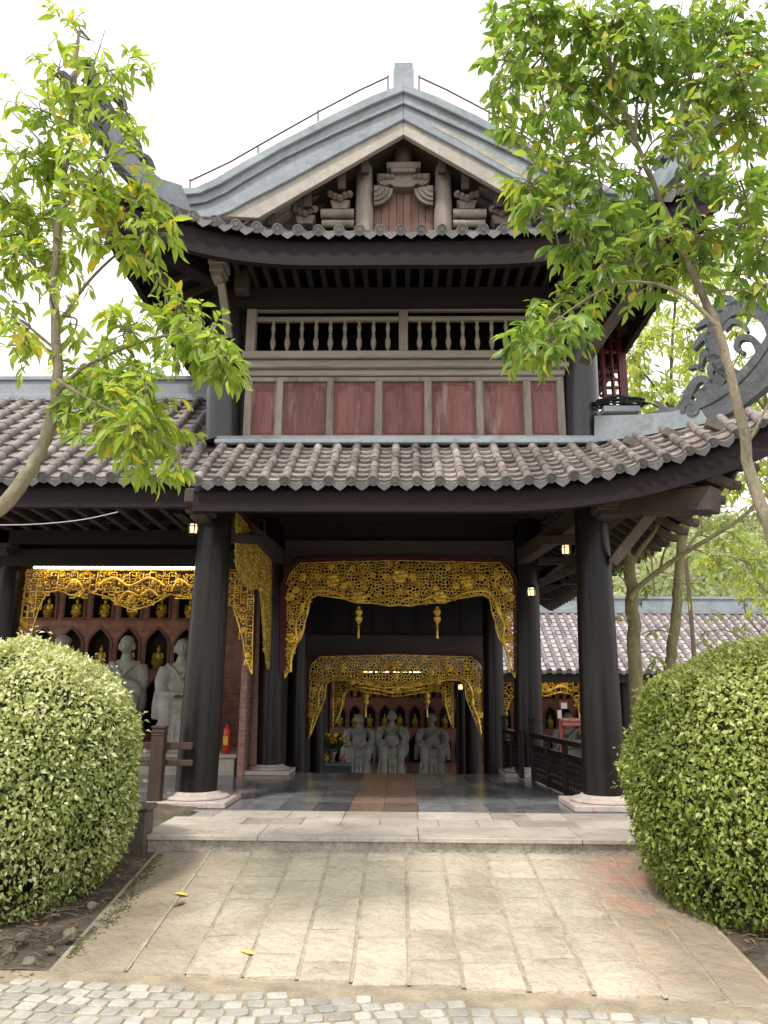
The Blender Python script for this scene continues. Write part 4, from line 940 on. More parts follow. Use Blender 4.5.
# ------------------------------------------------------------------ niche walls
def niche_wall(parent, Y, cxs, rows, x0, x1, z0, z1, mat, pointed_rows=(1,2)):
    """wall front at Y with arched niches; rows: (z bottom of cell, z top of cell, opening bottom, opening top, opening width)"""
    xs = sorted(cxs); sp = xs[1]-xs[0]; wall = MB(); frames = []
    left, right = xs[0]-sp/2, xs[-1]+sp/2
    for a, b in ((x0, left), (right, x1)):
        if b > a: wall.b2((a, Y, z0), (b, Y+.35, z1))
    zlo = min(r[0] for r in rows); zhi = max(r[1] for r in rows)
    wall.b2((left, Y, zhi), (right, Y+.35, z1));
    if zlo > z0: wall.b2((left, Y, z0), (right, Y+.35, zlo))
    wall.b2((x0, Y+.36, z0), (x1, Y+.40, z1))
    for ri, (cb, ct, ob, ot, ow) in enumerate(rows):
        for cx in xs:
            hw = ow/2; hh = ot-ob; out = []
            body = hh*.62 if ri in pointed_rows else hh*.78
            out += [(-hw, 0), (-hw, body*.5), (-hw, body)]
            if ri in pointed_rows: out += [(-hw*.85, body+(hh-body)*.35), (-hw*.45, body+(hh-body)*.7), (0, hh)]
            else: out += [(-hw*.88, body+(hh-body)*.55), (-hw*.5, body+(hh-body)*.92), (0, hh)]
            out = out + [(-a, b) for a, b in reversed(out[:-1])]; out += [(hw*.5, 0), (0, 0), (-hw*.5, 0)]
            A = [(cx+a, ob+b) for a, b in out]; Bc = []
            for a, b in A:   # project onto the cell rectangle
                dx, dz = a-cx, b-(ob+hh*.45); k = min((sp/2)/abs(dx) if abs(dx) > 1e-6 else 9e9, ((ct-(ob+hh*.45)) if dz > 0 else (ob+hh*.45-cb))/abs(dz) if abs(dz) > 1e-6 else 9e9)
                Bc.append((cx+dx*k, ob+hh*.45+dz*k))
            n = len(A)
            # add exact rectangle corners by snapping nearest
            for (rx, rz_) in ((cx-sp/2, cb), (cx+sp/2, cb), (cx-sp/2, ct), (cx+sp/2, ct)):
                i = min(range(n), key=lambda i: (Bc[i][0]-rx)**2+(Bc[i][1]-rz_)**2); Bc[i] = (rx, rz_)
            wall.add([(a, Y, b) for a, b in A]+[(a, Y, b) for a, b in Bc], [(i, (i+1)%n, n+(i+1)%n, n+i) for i in range(n)])
            fm = MB(); C = [(cx+(a-cx)*.999, Y-.012, b) for a, b in A]; s_ = 1.0
            # moulding
            Ao = [(cx+(a-cx)*(1+.05/hw), ob+hh*.45+(b-ob-hh*.45)*(1+.05/(hh*.5))) for a, b in A]
            vs = [(a, Y-.03, b) for a, b in A]+[(a, Y-.03, b) for a, b in Ao]+[(a, Y+.002, b) for a, b in Ao]
            fm.add(vs, [(i, (i+1)%n, n+(i+1)%n, n+i) for i in range(n)]+[(n+i, n+(i+1)%n, 2*n+(i+1)%n, 2*n+i) for i in range(n)])
            rec = MB(); vs = [(a, Y-.03, b) for a, b in A]+[(a, Y+.30, b) for a, b in A]
            rec.add(vs, [(i, (i+1)%n, n+(i+1)%n, n+i) for i in range(n)]+[tuple(range(n, 2*n))])
            frames.append((fm, rec, cx, ob, ri))
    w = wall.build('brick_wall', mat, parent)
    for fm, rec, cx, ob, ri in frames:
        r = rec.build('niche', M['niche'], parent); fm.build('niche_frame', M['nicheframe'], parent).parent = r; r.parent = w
    return w
def figurine(name, loc, s=1.0, mat=None):
    mb = MB(); x, y, z = loc
    mb.lathe((x, y, z), [(.085*s,0),(.095*s,.015*s),(.06*s,.035*s),(.09*s,.055*s),(.125*s,.085*s),(.10*s,.09*s)], 14)
    mb.ball((x, y-.01*s, z+.125*s), (.125*s,.08*s,.045*s), 12, 6); mb.ball((x, y, z+.20*s), (.062*s,.05*s,.095*s), 10, 7)
    mb.tube([(x-.065*s,y,z+.26*s),(x-.088*s,y-.02*s,z+.19*s),(x-.03*s,y-.07*s,z+.15*s)], [.022*s,.024*s,.016*s], 6); mb.tube([(x+.065*s,y,z+.26*s),(x+.088*s,y-.02*s,z+.19*s),(x+.03*s,y-.07*s,z+.15*s)], [.022*s,.024*s,.016*s], 6)
    mb.ball((x, y, z+.325*s), (.036*s,.038*s,.048*s), 10, 7); mb.ball((x, y, z+.375*s), (.018*s,.018*s,.02*s), 8, 5)
    return mb.build(name, mat or M['golddim'], None, smooth=True)
def lit_tube(px0, px1, py, Y, label, mat=None):
    a, b = P(px0, py, Y), P(px1, py, Y); zc = (a.z+b.z)/2; a.z = b.z = zc
    t = thing('fluorescent_lamp', label, 'lamp', tuple((a+b)/2), None)
    mb = MB(); mb.tube([a, b], .022, 10); mb.build('tube', mat or M['tube'], t, smooth=True)
    mb = MB(); mb.box((a+b)/2+Vector((0,.02,.045)), ((b-a).x+.04,.06,.03)); mb.box(a+Vector((-.012,0,.012)), (.02,.05,.07)); mb.box(b+Vector((.012,0,.012)), (.02,.05,.07)); mb.build('housing', M['iron'], t)

# ------------------------------------------------------------------ left gallery
GL = thing('side_gallery', 'long tiled roof gallery of brick niches joining the gatehouse on the left', 'building', (-5.5, 12, 0))
YG1 = 15.3; cx0 = Xp(47, 600, YG1); spn = (Xp(160.5, 600, YG1)-cx0)/4
cxs = [cx0+spn*i for i in range(-3, 6)]
zz = lambda py: Zp(py, YG1, 130)
rows = [(zz(624), zz(584), zz(618), zz(592.5), .37), (zz(675), zz(624), zz(669), zz(629), .42), (zz(740), zz(675), zz(730), zz(681), .44)]
niche_wall(GL, YG1, cxs, rows, -9, Xp(250, 640, YG1), -.02, 5.2, M['brick'])
mb = MB(); mb.b2((Xp(243,640,13.3),13.3,-.01), (Xp(249,640,13.3),YG1,3.6)); mb.build('brick_pier', M['brick_y'], GL)
for i, cx in enumerate(cxs):
    for ri, sc_ in ((0, 1.0), (1, 1.15)):
        if i < 3 and ri == 1: continue
        px = (cx/ (ZC(Vector((cx, YG1, rows[ri][2])))))*770+400
        if px > 200 or px < 20: continue
        o = figurine('buddha_figurine', (cx, YG1+.12, rows[ri][2]+.012), sc_*1.0, M['gold'] if ri == 0 else M['golddim'])
        if ri == 0: tag(o, 'small gold seated figurine in a top row arched niche of the left brick wall', 'figurine', 'gold figurines in the upper niches of the left gallery')
        else: tag(o, 'small dim figurine in a pointed niche of the left brick wall, second row', 'figurine', 'figurines in the pointed niches of the left gallery')
# fret carved arch
def fretfill(mb, poly, M3, cell, r):
    x0, x1 = min(p[0] for p in poly), max(p[0] for p in poly); y0, y1 = min(p[1] for p in poly), max(p[1] for p in poly)
    nx, ny = int((x1-x0)/cell)+1, int((y1-y0)/cell)+1
    for i in range(nx):
        for j in range(ny):
            cx, cy = x0+(i+.5)*cell, y0+(j+.5)*cell
            if not inpoly(cx, cy, poly): continue
            k = rnd.random(); h = cell*.46
            if k < .4:
                pts = [(-h,-h),(-h,h),(h,h),(h,-h*.4),(-h*.3,-h*.4),(-h*.3,h*.3),(h*.4,h*.3)]
            elif k < .7: pts = [(h,-h),(-h,-h),(-h,h*.2),(h*.3,h*.2),(h*.3,-h*.4)]
            elif k < .85: pts = [(-h,0),(-h*.3,h),(h*.5,h*.7),(h*.8,0),(h*.3,-h*.6),(-h*.3,-h*.3),(0,h*.2)]
            else: pts = [(-h,h),(h,h),(h,-h),(-h,-h),(-h,h)]
            if rnd.random() < .5: pts = [(-a, b) for a, b in pts]
            if rnd.random() < .5: pts = [(a, -b) for a, b in pts]
            pts = [M3(cx+a, cy+b, rnd.uniform(-.012,.012)) for a, b in pts]
            for p, q in zip(pts[:-1], pts[1:]): mb.tube([p, q], r, 5)
            if rnd.random() < .35: leafsprig(mb, cx, cy, cell*.6, M3)
def fret_arch(Y, poly, cell, r, parent, mat, vines=(), fl=()):
    loc = toxz(poly, Y); M3 = lambda u, v, d: Vector((u, Y+d, v)); mb = MB(); fretfill(mb, loc, M3, cell, r)
    edge = [M3(a, b, 0) for a, b in loc]; mb.tube(edge+[edge[0]], r*1.25, 6)
    cv = lambda a, b: (P(a,b,Y).x, P(a,b,Y).z)
    for pts, rr in vines: vine(mb, [cv(*p) for p in pts], rr, M3)
    for a, b, rr in fl: flower(mb, *cv(a, b), rr, M3)
    return mb.build('carved_arch', mat, parent, smooth=True)
YA = 13.2
fret_arch(YA, [(18,640),(24,600),(27,570),(254,570),(252,674),(246,660),(243,640),(238,622),(233,606),(226,600),(200,594),(196,598),(180,596),(170,594),(160,600),(148,606),(133,610),(118,604),(108,597),(90,592),(84,597),(70,595),(60,590),(48,592),(40,605),(35,620),(30,640)], .115, .0115, GL, M['gold'],
    [([(120,600),(128,592),(140,596),(150,590),(160,597)], .02), ([(66,590),(76,580),(84,590),(80,597)], .018), ([(100,585),(115,578),(130,586),(150,578),(165,586)], .02), ([(172,592),(180,580),(192,588)], .018)], [(75,583,.07),(180,583,.07),(132,600,.08),(105,582,.05),(155,582,.05),(30,600,.05),(26,625,.05),(243,600,.05),(245,630,.05),(248,655,.04)])
mb = MB(); 
for p, q in ((((14,640)),((23,568))), (((23,567)),((256,567)))):
    mb.bar(P(p[0],p[1],YA), P(q[0],q[1],YA), .10, .07, up=(0,1,0) if p[0] < 20 else (0,0,1))
mb.build('arch_frame', M['redtrim'], GL)
lit_tube(34, 196, 567.5, 13.0, 'long lit white tube lamp above the carved gold screen of the left gallery')
mb = MB(); a = P(4, 640, 13.1); mb.tube([(a.x,13.1,0),(a.x-.02,13.1,4.2)], [.22,.19], 24); mb.build('column', M['lacquer'], GL, smooth=True)
mb = MB(); c = P(6, 540, 12.8); mb.box(c, (.34,.4,.3)); mb.box(c-Vector((0,0,.2)), (.24,.3,.12)); mb.build('bracket_block', M['brown'], GL, bevel=.02)
mb = MB(); mb.b2((-9,12.9,Zp(566,12.9,120)), (-2.5,13.2,Zp(549,12.9,120))); mb.b2((-9,12.6,Zp(543,12.6,120)), (-2.5,12.75,Zp(530,12.6,120))); mb.b2((-9,13.25,3.6), (-2.5,13.3,5.6)); mb.build('cross_beam', M['dark'], GL)
for i in range(17):
    x = -7.9+.33*i; mb = MB(); mb.bar((x,9.75,4.10), (x,12.58,4.02), .09, .09, up=(0,1,0)); mb.build('rafter', M['brown'], GL)
# roof
gT = lambda x: (12.1, Zp(399, 12.1, 100)); gE = lambda x: (9.3, Zp(477, 9.3, 100)+.0)
mb = MB(); ge = MB(); tile_slope(mb, -9.2, -2.46, gT, gE, Mx, .292, .066, .26, eb=ge); gr = mb.build('roof', M['tile'], GL, smooth=True); ge.build('eave_tiles', M['eavetile'], GL, smooth=True).parent = gr
mb = MB(); sheet(mb, -9.2, -2.4, 4, gT, gE, Mx, -.04); mb.build('tile_bedding', M['orange'], GL).parent = gr
mb = MB(); sheet(mb, -9.2, -2.4, 4, gT, lambda x: (gE(x)[0]+.06, gE(x)[1]), Mx, -.10); mb.b2((-9.2,12.1,4.0), (-2.4,12.2,gT(0)[1])); sheet(mb, -9.2, -2.4, 4, gT, lambda x: (15.6, 4.6), Mx, -.05); mb.build('soffit', M['soffit'], GL).parent = gr
mb = MB(); zt = gE(0)[1]; mb.b2((-9.2,9.42,zt-.36), (-2.46,9.54,zt-.08)); mb.build('fascia_beam', M['dark_fascia'], GL).parent = gr
mb = MB(); a = Zp(399,12.1,100); b = Zp(379,12.1,100); mb.b2((-9.2,12.0,a-.08), (-2.42,12.3,b-.07)); mb.b2((-9.2,11.96,b-.07), (-2.40,12.34,b)); mb.b2((-9.2,11.93,a-.09), (-2.44,12.2,a+.02)); mb.build('ridge_flashing', M['flash'], GL, bevel=.008).parent = gr
mb = MB(); mb.prism([(-2.43,9.35,zt-.05),(-2.43,12.1,gT(0)[1]),(-2.43,12.1,4.0),(-2.43,9.5,zt-.4)], (.03,0,0)); mb.build('gable_end', M['dark'], GL)
# marble ledge for the statues
mb = MB(); xe2 = Xp(236, 775, 13.35)
mb.b2((-9,13.35,-.01), (xe2-.04,15.3,.27)); mb.b2((-9,13.30,.27), (xe2,15.29,.33)); mb.build('marble_ledge', M['kerb'], GL, bevel=.01)

# ------------------------------------------------------------------ rear gallery
RG = thing('rear_gallery', 'low tiled gallery of brick niches closing the courtyard behind the gatehouse', 'building', (4, 28, -1.5))
YB = 30.0; c0 = Xp(385, 690, YB); spb = .565
cxs2 = [c0+spb*i for i in range(-7, 18)]
zb_ = lambda py: Zp(py, YB, 400)
rows2 = [(zb_(701), zb_(676), zb_(697), zb_(682), .36), (zb_(731), zb_(701), zb_(727), zb_(706), .40), (zb_(768), zb_(731), zb_(762), zb_(735), .42)]
niche_wall(RG, YB, cxs2, rows2, -9, 16, -1.5, 4.2, M['brick'])
n_ = 0
for i, cx in enumerate(cxs2):
    for ri in (0, 1):
        px = cx/(ZC(Vector((cx, YB, rows2[ri][2]))))*770+400
        if not (332 < px < 455 or 500 < px < 582): continue
        o = figurine('buddha_figurine', (cx, YB+.1, rows2[ri][2]+.01), 1.0 if ri == 0 else 1.2, M['gold'] if ri == 0 else M['golddim'])
        side = 'behind the three statues seen through the passage' if px < 480 else 'beyond the right hand railing, across the courtyard'
        tag(o, ('gold seated figurine in an upper niche ' if ri == 0 else 'dim figurine in a pointed niche ')+side, 'figurine', ('upper' if ri == 0 else 'pointed')+' niche figurines '+('at the end of the passage' if px < 480 else 'across the courtyard'))
rT = lambda x: (28.2, Zp(611, 28.2, 650)); rE = lambda x: (24.6, Zp(671, 24.6, 650))
mb = MB(); ge = MB(); tile_slope(mb, 2.5, 16, rT, rE, Mx, .31, .075, .30, eb=ge, tv=.06, tb=.26); rr = mb.build('roof', M['tile_far'], RG, smooth=True); ge.build('eave_tiles', M['eavetile'], RG).parent = rr
mb = MB(); sheet(mb, -9, 16, 4, rT, rE, Mx, -.06); sheet(mb, -9, 16, 4, rT, lambda x: (31.5, 2.2), Mx, -.06); mb.build('soffit', M['soffit'], RG).parent = rr
mb = MB(); a = rT(0)[1]; b = Zp(597, 28.2, 650); mb.b2((-9,28.05,a-.1), (16,28.4,b-.09)); mb.b2((-9,28.0,b-.09), (16,28.45,b)); mb.b2((-9,27.9,a-.12), (16,28.1,a+.03)); mb.build('ridge_flashing', M['flash'], RG).parent = rr
mb = MB(); z_ = rE(0)[1]; mb.b2((-9,24.8,z_-.36), (16,24.95,z_-.08)); mb.build('fascia_beam', M['dark'], RG).parent = rr
mb = MB(); mb.b2((-9,26.8,Zp(676,27,560)), (16,27.2,3.4)); mb.build('cross_beam', M['dark'], RG)
for px in (323, 463, 500, 590, 626):
    a = P(px, 740, 27.1); mb = MB(); mb.tube([(a.x,27.1,-1.5),(a.x,27.1,2.2)], [.24,.21], 20); mb.build('column', M['lacquer'], RG, smooth=True)
carved_arch(26.9, [(333,666),(453,666),(453,728),(449,720),(445,706),(441,692),(430,691),(414,694),(396,697),(378,694),(360,691),(346,690),(343,706),(338,718),(333,728)], [([(335,724),(341,708),(345,692),(360,688),(378,690),(396,693),(414,690),(430,688),(443,692),(446,706),(451,724)], .022)], [(396,690,.12),(370,684,.1),(420,684,.1),(338,700,.09),(448,700,.09),(352,682,.08),(438,682,.08)], [], .10, .022, M['gold'], None, RG)
fret_arch(26.9, [(503,678),(584,678),(584,730),(580,722),(578,706),(572,694),(560,692),(545,696),(530,692),(515,693),(510,700),(506,712),(503,728)], .20, .022, RG, M['gold'], [([(515,690),(530,685),(545,691),(560,686),(572,690)], .035)], [(545,688,.14),(525,684,.1),(565,684,.1)])
lit_tube(361, 424, 672.4, 26.6, 'lit tube lamp behind the second carved arch at the end of the passage', M['tubeb'])
lit_tube(541, 572, 675.6, 26.6, 'lit tube lamp under the far eave across the courtyard', M['tubeb'])
mb = MB(); mb.b2((3.2,14.2,-1.75), (16,31,-1.48)); mb.build('courtyard_paving', M['kerb'], kind='structure')
mb = MB(); mb.b2((-2.75,13.95,-1.6), (-2.65,27,4.4)); mb.build('passage_wall', M['darkwall'], G)
mb = MB(); mb.b2((-2.6,21.5,3.3), (2.6,25,3.4)); mb.b2((-2.6,21.4,3.3),(2.6,21.5,4.5)); mb.build('passage_roof', M['soffit'], G)

# ------------------------------------------------------------------ statues
def statue(name, x, y, z, H, pose, label, face=0.0, hat=False, wx=1.0):
    """seated robed stone figure; one continuous remeshed body"""
    s = H/2.1; t = thing(name, label, 'statue', (x, y, z)); R = Matrix.Rotation(face, 3, 'Z')
    W = lambda a, b, c: Vector((x, y, z)) + R @ (Vector((a*(wx if c < 1.6 else 1), b, c))*s)
    mb = MB(); ax = (R @ Vector((1,0,0)), R @ Vector((0,1,0)), UPZ)
    B = lambda c, r: mb.ball(W(*c), [q*s for q in r], 16, 10, None, ax)
    Tb = lambda pts, rs, fl=1.0: mb.tube(smooth_line([W(*p) for p in pts], 4), [q*s for q in np.interp(np.linspace(0, 1, (len(pts)-1)*4+1), np.linspace(0, 1, len(rs)), rs)], 12, True, None, fl)
    B((0,.10,.30), (.42,.36,.42)); B((0,.12,.62), (.36,.28,.26))                 # rock seat
    B((0,.02,.82), (.34,.30,.20)); B((0,.08,1.12), (.25,.18,.38)); B((0,.08,1.42), (.30,.16,.17))
    B((0,-.04,1.05), (.27,.19,.26)); B((0,-.22,.46), (.27,.21,.46)); B((-.26,-.10,.96), (.13,.15,.2)); B((.26,-.10,.96), (.13,.15,.2)); B((0,-.20,.80), (.27,.20,.14)); B((0,-.18,.18), (.36,.26,.20))                                              # belly
    B((0,.06,1.60), (.10,.09,.12)); B((0,.02,1.83), (.125,.14,.165)); B((0,.05,1.88), (.128,.13,.13))
    B((0,-.09,1.78), (.06,.05,.06)); B((0,-.125,1.82), (.02,.03,.035)); B((-.135,.04,1.80), (.025,.035,.075)); B((.135,.04,1.80), (.025,.035,.075))
    for q in (-1, 1): B((q*.05,-.095,1.87), (.035,.02,.012)); B((q*.05,-.10,1.79), (.03,.02,.03))
    for q in (-1, 1):
        Tb([(q*.12,.05,.86), (q*.20,-.20,.84), (q*.22,-.30,.74), (q*.20,-.32,.45), (q*.21,-.31,.12)], [.17,.17,.15,.13,.17])   # thigh and robed shin
        B((q*.19,-.40,.07), (.075,.13,.06))                                       # foot
        Tb([(q*.27,.08,1.46), (q*.33,.04,1.24), (q*.32,-.02,1.08)], [.12,.13,.12]); B((q*.32,.0,.86), (.12,.16,.26))
    if pose == 'clasp':
        for q in (-1, 1): Tb([(q*.31,-.02,1.08), (q*.22,-.20,1.12), (q*.04,-.26,1.20)], [.10,.085,.05]); B((q*.035,-.27,1.23), (.045,.045,.06)); Tb([(q*.25,-.15,1.08), (q*.27,-.2,.86), (q*.3,-.16,.66)], [.08,.09,.06], .5)
    elif pose == 'lap':
        for q in (-1, 1): Tb([(q*.31,-.02,1.08), (q*.28,-.22,1.0), (q*.08,-.32,.98)], [.10,.08,.05]); B((q*.05,-.34,1.0), (.06,.05,.035)); Tb([(q*.36,-.05,1.05), (q*.38,-.12,.8), (q*.40,-.1,.55)], [.09,.10,.07], .5)
    elif pose == 'raise':
        Tb([(.31,-.02,1.08), (.28,-.20,1.18), (.20,-.24,1.38)], [.10,.08,.05]); B((.20,-.26,1.45), (.045,.04,.075))
        Tb([(-.31,-.02,1.08), (-.28,-.22,1.0), (-.12,-.34,.97)], [.10,.08,.05]); B((-.10,-.36,1.0), (.06,.05,.035)); Tb([(-.36,-.05,1.05), (-.40,-.12,.8), (-.42,-.1,.5)], [.09,.10,.07], .5)
    elif pose == 'knee':
        for q in (-1, 1): Tb([(q*.31,-.02,1.08), (q*.32,-.20,.98), (q*.22,-.34,.93)], [.10,.08,.05]); B((q*.21,-.37,.93), (.05,.07,.035)); Tb([(q*.33,-.05,1.05), (q*.40,-.14,.82), (q*.41,-.1,.45)], [.09,.11,.09], .5)
    # robe: collar and hanging folds
    Tb([(-.26,.02,1.53), (-.12,-.10,1.42), (.02,-.16,1.22), (.08,-.17,1.02)], [.035,.032,.03,.03]); Tb([(.26,.02,1.53), (.12,-.10,1.42), (.0,-.15,1.26)], [.035,.032,.03])
    for k in range(6):
        a = -.28+.112*k; Tb([(a,-.36+.04*abs(a)*4,.78), (a*1.05,-.42,.50), (a*1.2,-.44,.10)], [.013,.018,.024])
    for k in range(4): zz_ = .78-.10*k; Tb([(-.16,-.38,zz_), (0,-.41,zz_-.09), (.16,-.38,zz_)], [.016,.022,.016])
    if hat: B((0,.03,2.02), (.16,.16,.05)); B((0,.03,2.0), (.15,.15,.12))
    o = mb.build('body', M['stone'], t, smooth=True)
    r = o.modifiers.new('remesh', 'REMESH'); r.mode = 'VOXEL'; r.voxel_size = .017*s if H > 1.5 else .02; r.use_smooth_shade = True
    sm_ = o.modifiers.new('smooth', 'SMOOTH'); sm_.iterations = 2; sm_.factor = .5
    mb = MB(); mb.box(W(0,.02,.04), (.95*s,.95*s,.10*s)); mb.build('statue_base', M['stone'], t, bevel=.015)
    return t
def at(px, Y): return Xp(px, 700, Y)
statue('stone_statue', at(122,14.3), 14.3, .33, 2.12, 'clasp', 'seated grey stone monk statue, hands at its chest, left of the wooden fence post', .05)
statue('stone_statue', at(180,14.15), 14.1, .33, 2.05, 'lap', 'robed grey stone statue half hidden by the left front column', .25)
statue('stone_statue', at(57,14.4), 14.4, .33, 2.02, 'knee', 'grey stone statue in a flat cap rising behind the left clipped bush', .0, True)
statue('stone_statue', Xp(359,740,28.4), 28.4, -1.5, 2.25, 'knee', 'left of three pale stone statues at the passage end, beside the flower table', wx=1.3)
statue('stone_statue', Xp(392,740,28.4), 28.4, -1.5, 2.38, 'raise', 'tallest middle stone statue at the end of the passage', wx=1.3)
statue('stone_statue', Xp(432,740,28.4), 28.4, -1.5, 2.30, 'lap', 'right of three pale stone statues at the end of the passage', wx=1.3)
statue('stone_statue', Xp(569,740,28.4), 28.4, -1.5, 2.35, 'clasp', 'dim stone statue behind the red direction sign across the courtyard', wx=1.3)

# ------------------------------------------------------------------ lanterns
def lantern(px, py, Y, label, s=1.0, rod=.25):
    c = P(px, py, Y); t = thing('hanging_lantern', label, 'lantern', tuple(c), None)
    mb = MB(); mb.lathe(c-UPZ*.07*s, [(.040*s,0),(.055*s,.02*s),(.060*s,.10*s),(.050*s,.135*s)], 6); mb.build('glass', M['lamp'], t)
    mb = MB(); mb.lathe(c+UPZ*.068*s, [(.092*s,0),(.085*s,.014*s),(.045*s,.045*s),(.018*s,.06*s),(.012*s,.09*s)], 6); mb.lathe(c-UPZ*.10*s, [(.02*s,0),(.045*s,.012*s),(.062*s,.03*s),(.06*s,.036*s)], 6)
    for k in range(6):
        a = 2*PI*k/6; d = Vector((math.cos(a), math.sin(a), 0)); mb.tube([c+d*.064*s-UPZ*.065*s, c+d*.076*s+UPZ*.03*s, c+d*.070*s+UPZ*.07*s], .009*s, 5)
    mb.lathe(c+UPZ*.03*s, [(.077*s,0),(.079*s,.006*s),(.077*s,.012*s)], 6)
    mb.build('cage', M['iron'], t); mb = MB(); mb.tube([c+UPZ*.15*s, c+UPZ*(.15*s+rod)], .006, 6); mb.build('rod', M['iron'], t)
lantern(193, 529, 10.5, 'small lit lantern hanging just left of the left front column head', 1.0, .55)
lantern(566, 550, 11.4, 'lit lantern hanging under the right eave, the higher of the two on the right', 1.0, .5)
lantern(531.5, 592, 13.35, 'lit lantern hanging on the second right column, lower of the two on the right', 1.05, .3)
lantern(460.5, 687, 19.0, 'tiny lit lantern deep in the passage beside the second arch', .9, .8)

# ------------------------------------------------------------------ railings
def railing(pa, pb, label, npan):
    a, b = PZ(pa[0], pa[1], 0), PZ(pb[0], pb[1], 0); t = thing('wooden_railing', label, 'railing', tuple((a+b)/2)); D = (b-a).normalized(); L = (b-a).length
    K = lambda s_, z: a+D*s_+UPZ*z
    mb = MB(); mb.bar(K(-.02,.70), K(L,.70), .085, .07); mb.build('handrail', M['lacquer'], t, bevel=.01)
    mb = MB(); mb.bar(K(0,.53), K(L,.53), .06, .055); mb.bar(K(0,.07), K(L,.07), .06, .09); mb.build('rail', M['lacquer'], t, bevel=.006)
    for i in range(npan+1):
        s_ = L*i/npan; mb = MB(); end = i == 0; mb.box(K(s_, .34 if not end else .46), (.075,.075,.66 if not end else .95))
        if end: mb.box(K(s_,.95), (.10,.10,.03)); mb.box(K(s_,.90), (.10,.10,.015))
        mb.build('post', M['lacquer'], t, bevel=.006)
    for i in range(npan):
        s0, s1 = L*i/npan+.05, L*(i+1)/npan-.05; mb = MB(); n = 7; mrow = 5
        for k in range(n): s_ = s0+(s1-s0)*(k+.5)/n; mb.bar(K(s_,.115), K(s_,.50), .02, .022, up=D)
        for j in range(mrow):
            z = .115+.385*(j+.5)/mrow; mb.bar(K(s0,z), K(s1,z), .016, .014)
            for k in range(n-1): s_ = s0+(s1-s0)*(k+1)/n; mb.ball(K(s_,z+.03), (.012,.014,.026), 6, 4)
        mb.build('lattice_panel', M['lacquer'], t)
    return t
railing((534,781), (588,806), 'dark lattice railing between the front and second right columns', 3)
railing((505,772), (522,779), 'dark lattice railing in the passage, left of the second right column', 2)

F0 = thing('wooden_fence', 'brown timber post and rail fence between the left bush and the left front column', 'fence', tuple(P(156, 805, 9.6)))
c = PZ(154, 807, 0); mb = MB(); mb.bar(c, P(160, 728, c.y), .155, .14, up=(0,1,0)); tp = P(160, 727, c.y)
mb.box(tp, (.17,.16,.03)); mb.box(tp-UPZ*.055, (.168,.155,.02)); mb.box(tp-UPZ*.09, (.168,.155,.015)); mb.build('post', M['brownfence'], F0, bevel=.01)
for py, h_ in ((746,.085),(763,.07)):
    a = P(157, py, c.y); mb = MB(); mb.bar(a+Vector((-3.2,0,0)), a+Vector((.42,.05,0)), .06, h_); mb.build('rail', M['brownfence'], F0, bevel=.008)
mb = MB(); a = P(157, 760, c.y); mb.bar(Vector((a.x-1.5,c.y,.0)), Vector((a.x-1.5,c.y,.95)), .15, .14, up=(0,1,0)); mb.build('post', M['brownfence'], F0, bevel=.01)

# fire extinguisher
c = P(226, 757, 13.5); E0 = thing('fire_extinguisher', 'red fire extinguisher standing on the marble ledge beside the brick pier', 'fire extinguisher', tuple(c)); c.z = .335
mb = MB(); mb.lathe(c, [(.062,0),(.068,.01),(.068,.36),(.060,.40),(.035,.435),(.022,.45),(.022,.47)], 18); mb.build('cylinder', M['exting'], E0, smooth=True)
mb = MB(); mb.b2((c.x-.05,c.y-.0715,c.z+.14), (c.x+.03,c.y-.058,c.z+.28)); mb.build('instruction_label', M['yellow'], E0)
mb = MB(); mb.lathe(c+UPZ*.47, [(.02,0),(.024,.015),(.02,.03)], 10); mb.bar(c+UPZ*.50+Vector((-.02,0,0)), c+UPZ*.515+Vector((.08,0,0)), .02, .012); mb.bar(c+UPZ*.52+Vector((-.02,0,0)), c+UPZ*.55+Vector((.07,0,0)), .02, .012)
mb.tube(smooth_line([c+UPZ*.49, c+Vector((-.07,-.02,.47)), c+Vector((-.085,-.03,.3)), c+Vector((-.075,-.04,.12))], 5), .010, 7); mb.build('valve_and_hose', M['cable'], E0)

# flower table
YT_ = 26.3; a, b = P(321, 763, YT_), P(352, 763, YT_); TT = thing('altar_table', 'small dark table holding the flower vase beside the left rear statue', 'table', ((a.x+b.x)/2, YT_, -1.5))
mb = MB(); mb.b2((a.x,YT_-.3,a.z-.05), (b.x,YT_+.3,a.z)); mb.build('table_top', M['flash'], TT, bevel=.008)
mb = MB(); mb.b2((a.x+.06,YT_-.24,a.z-.5), (b.x-.06,YT_-.2,a.z-.05)); mb.build('front_panel', M['orn'], TT)
for x in (a.x+.06, b.x-.06):
    for y in (-.22,.22): mb = MB(); mb.b2((x-.04,YT_+y-.04,-1.5), (x+.04,YT_+y+.04,a.z-.05)); mb.build('leg', M['orn'], TT)
v = P(333, 762, YT_); V0 = thing('flower_vase', 'pale vase of yellow flowers standing on the small altar table', 'vase', tuple(v))
mb = MB(); mb.lathe(v, [(.07,0),(.08,.02),(.05,.08),(.07,.2),(.12,.32),(.09,.38),(.11,.42)], 16); mb.build('vase', M['stone'], V0, smooth=True)
mb = MB(); my = MB()
for k in range(60):
    d = Vector((rnd.gauss(0,.2), rnd.gauss(0,.12), rnd.uniform(.38,.80))); mb.tube([v+UPZ*.36, v+Vector((d.x*.5,d.y*.5,.55)), v+d], .01, 4)
    for q in range(3): mb.ball(v+d+Vector((rnd.uniform(-.08,.08),rnd.uniform(-.06,.06),rnd.uniform(-.12,0))), (.05,.03,.015), 6, 4)
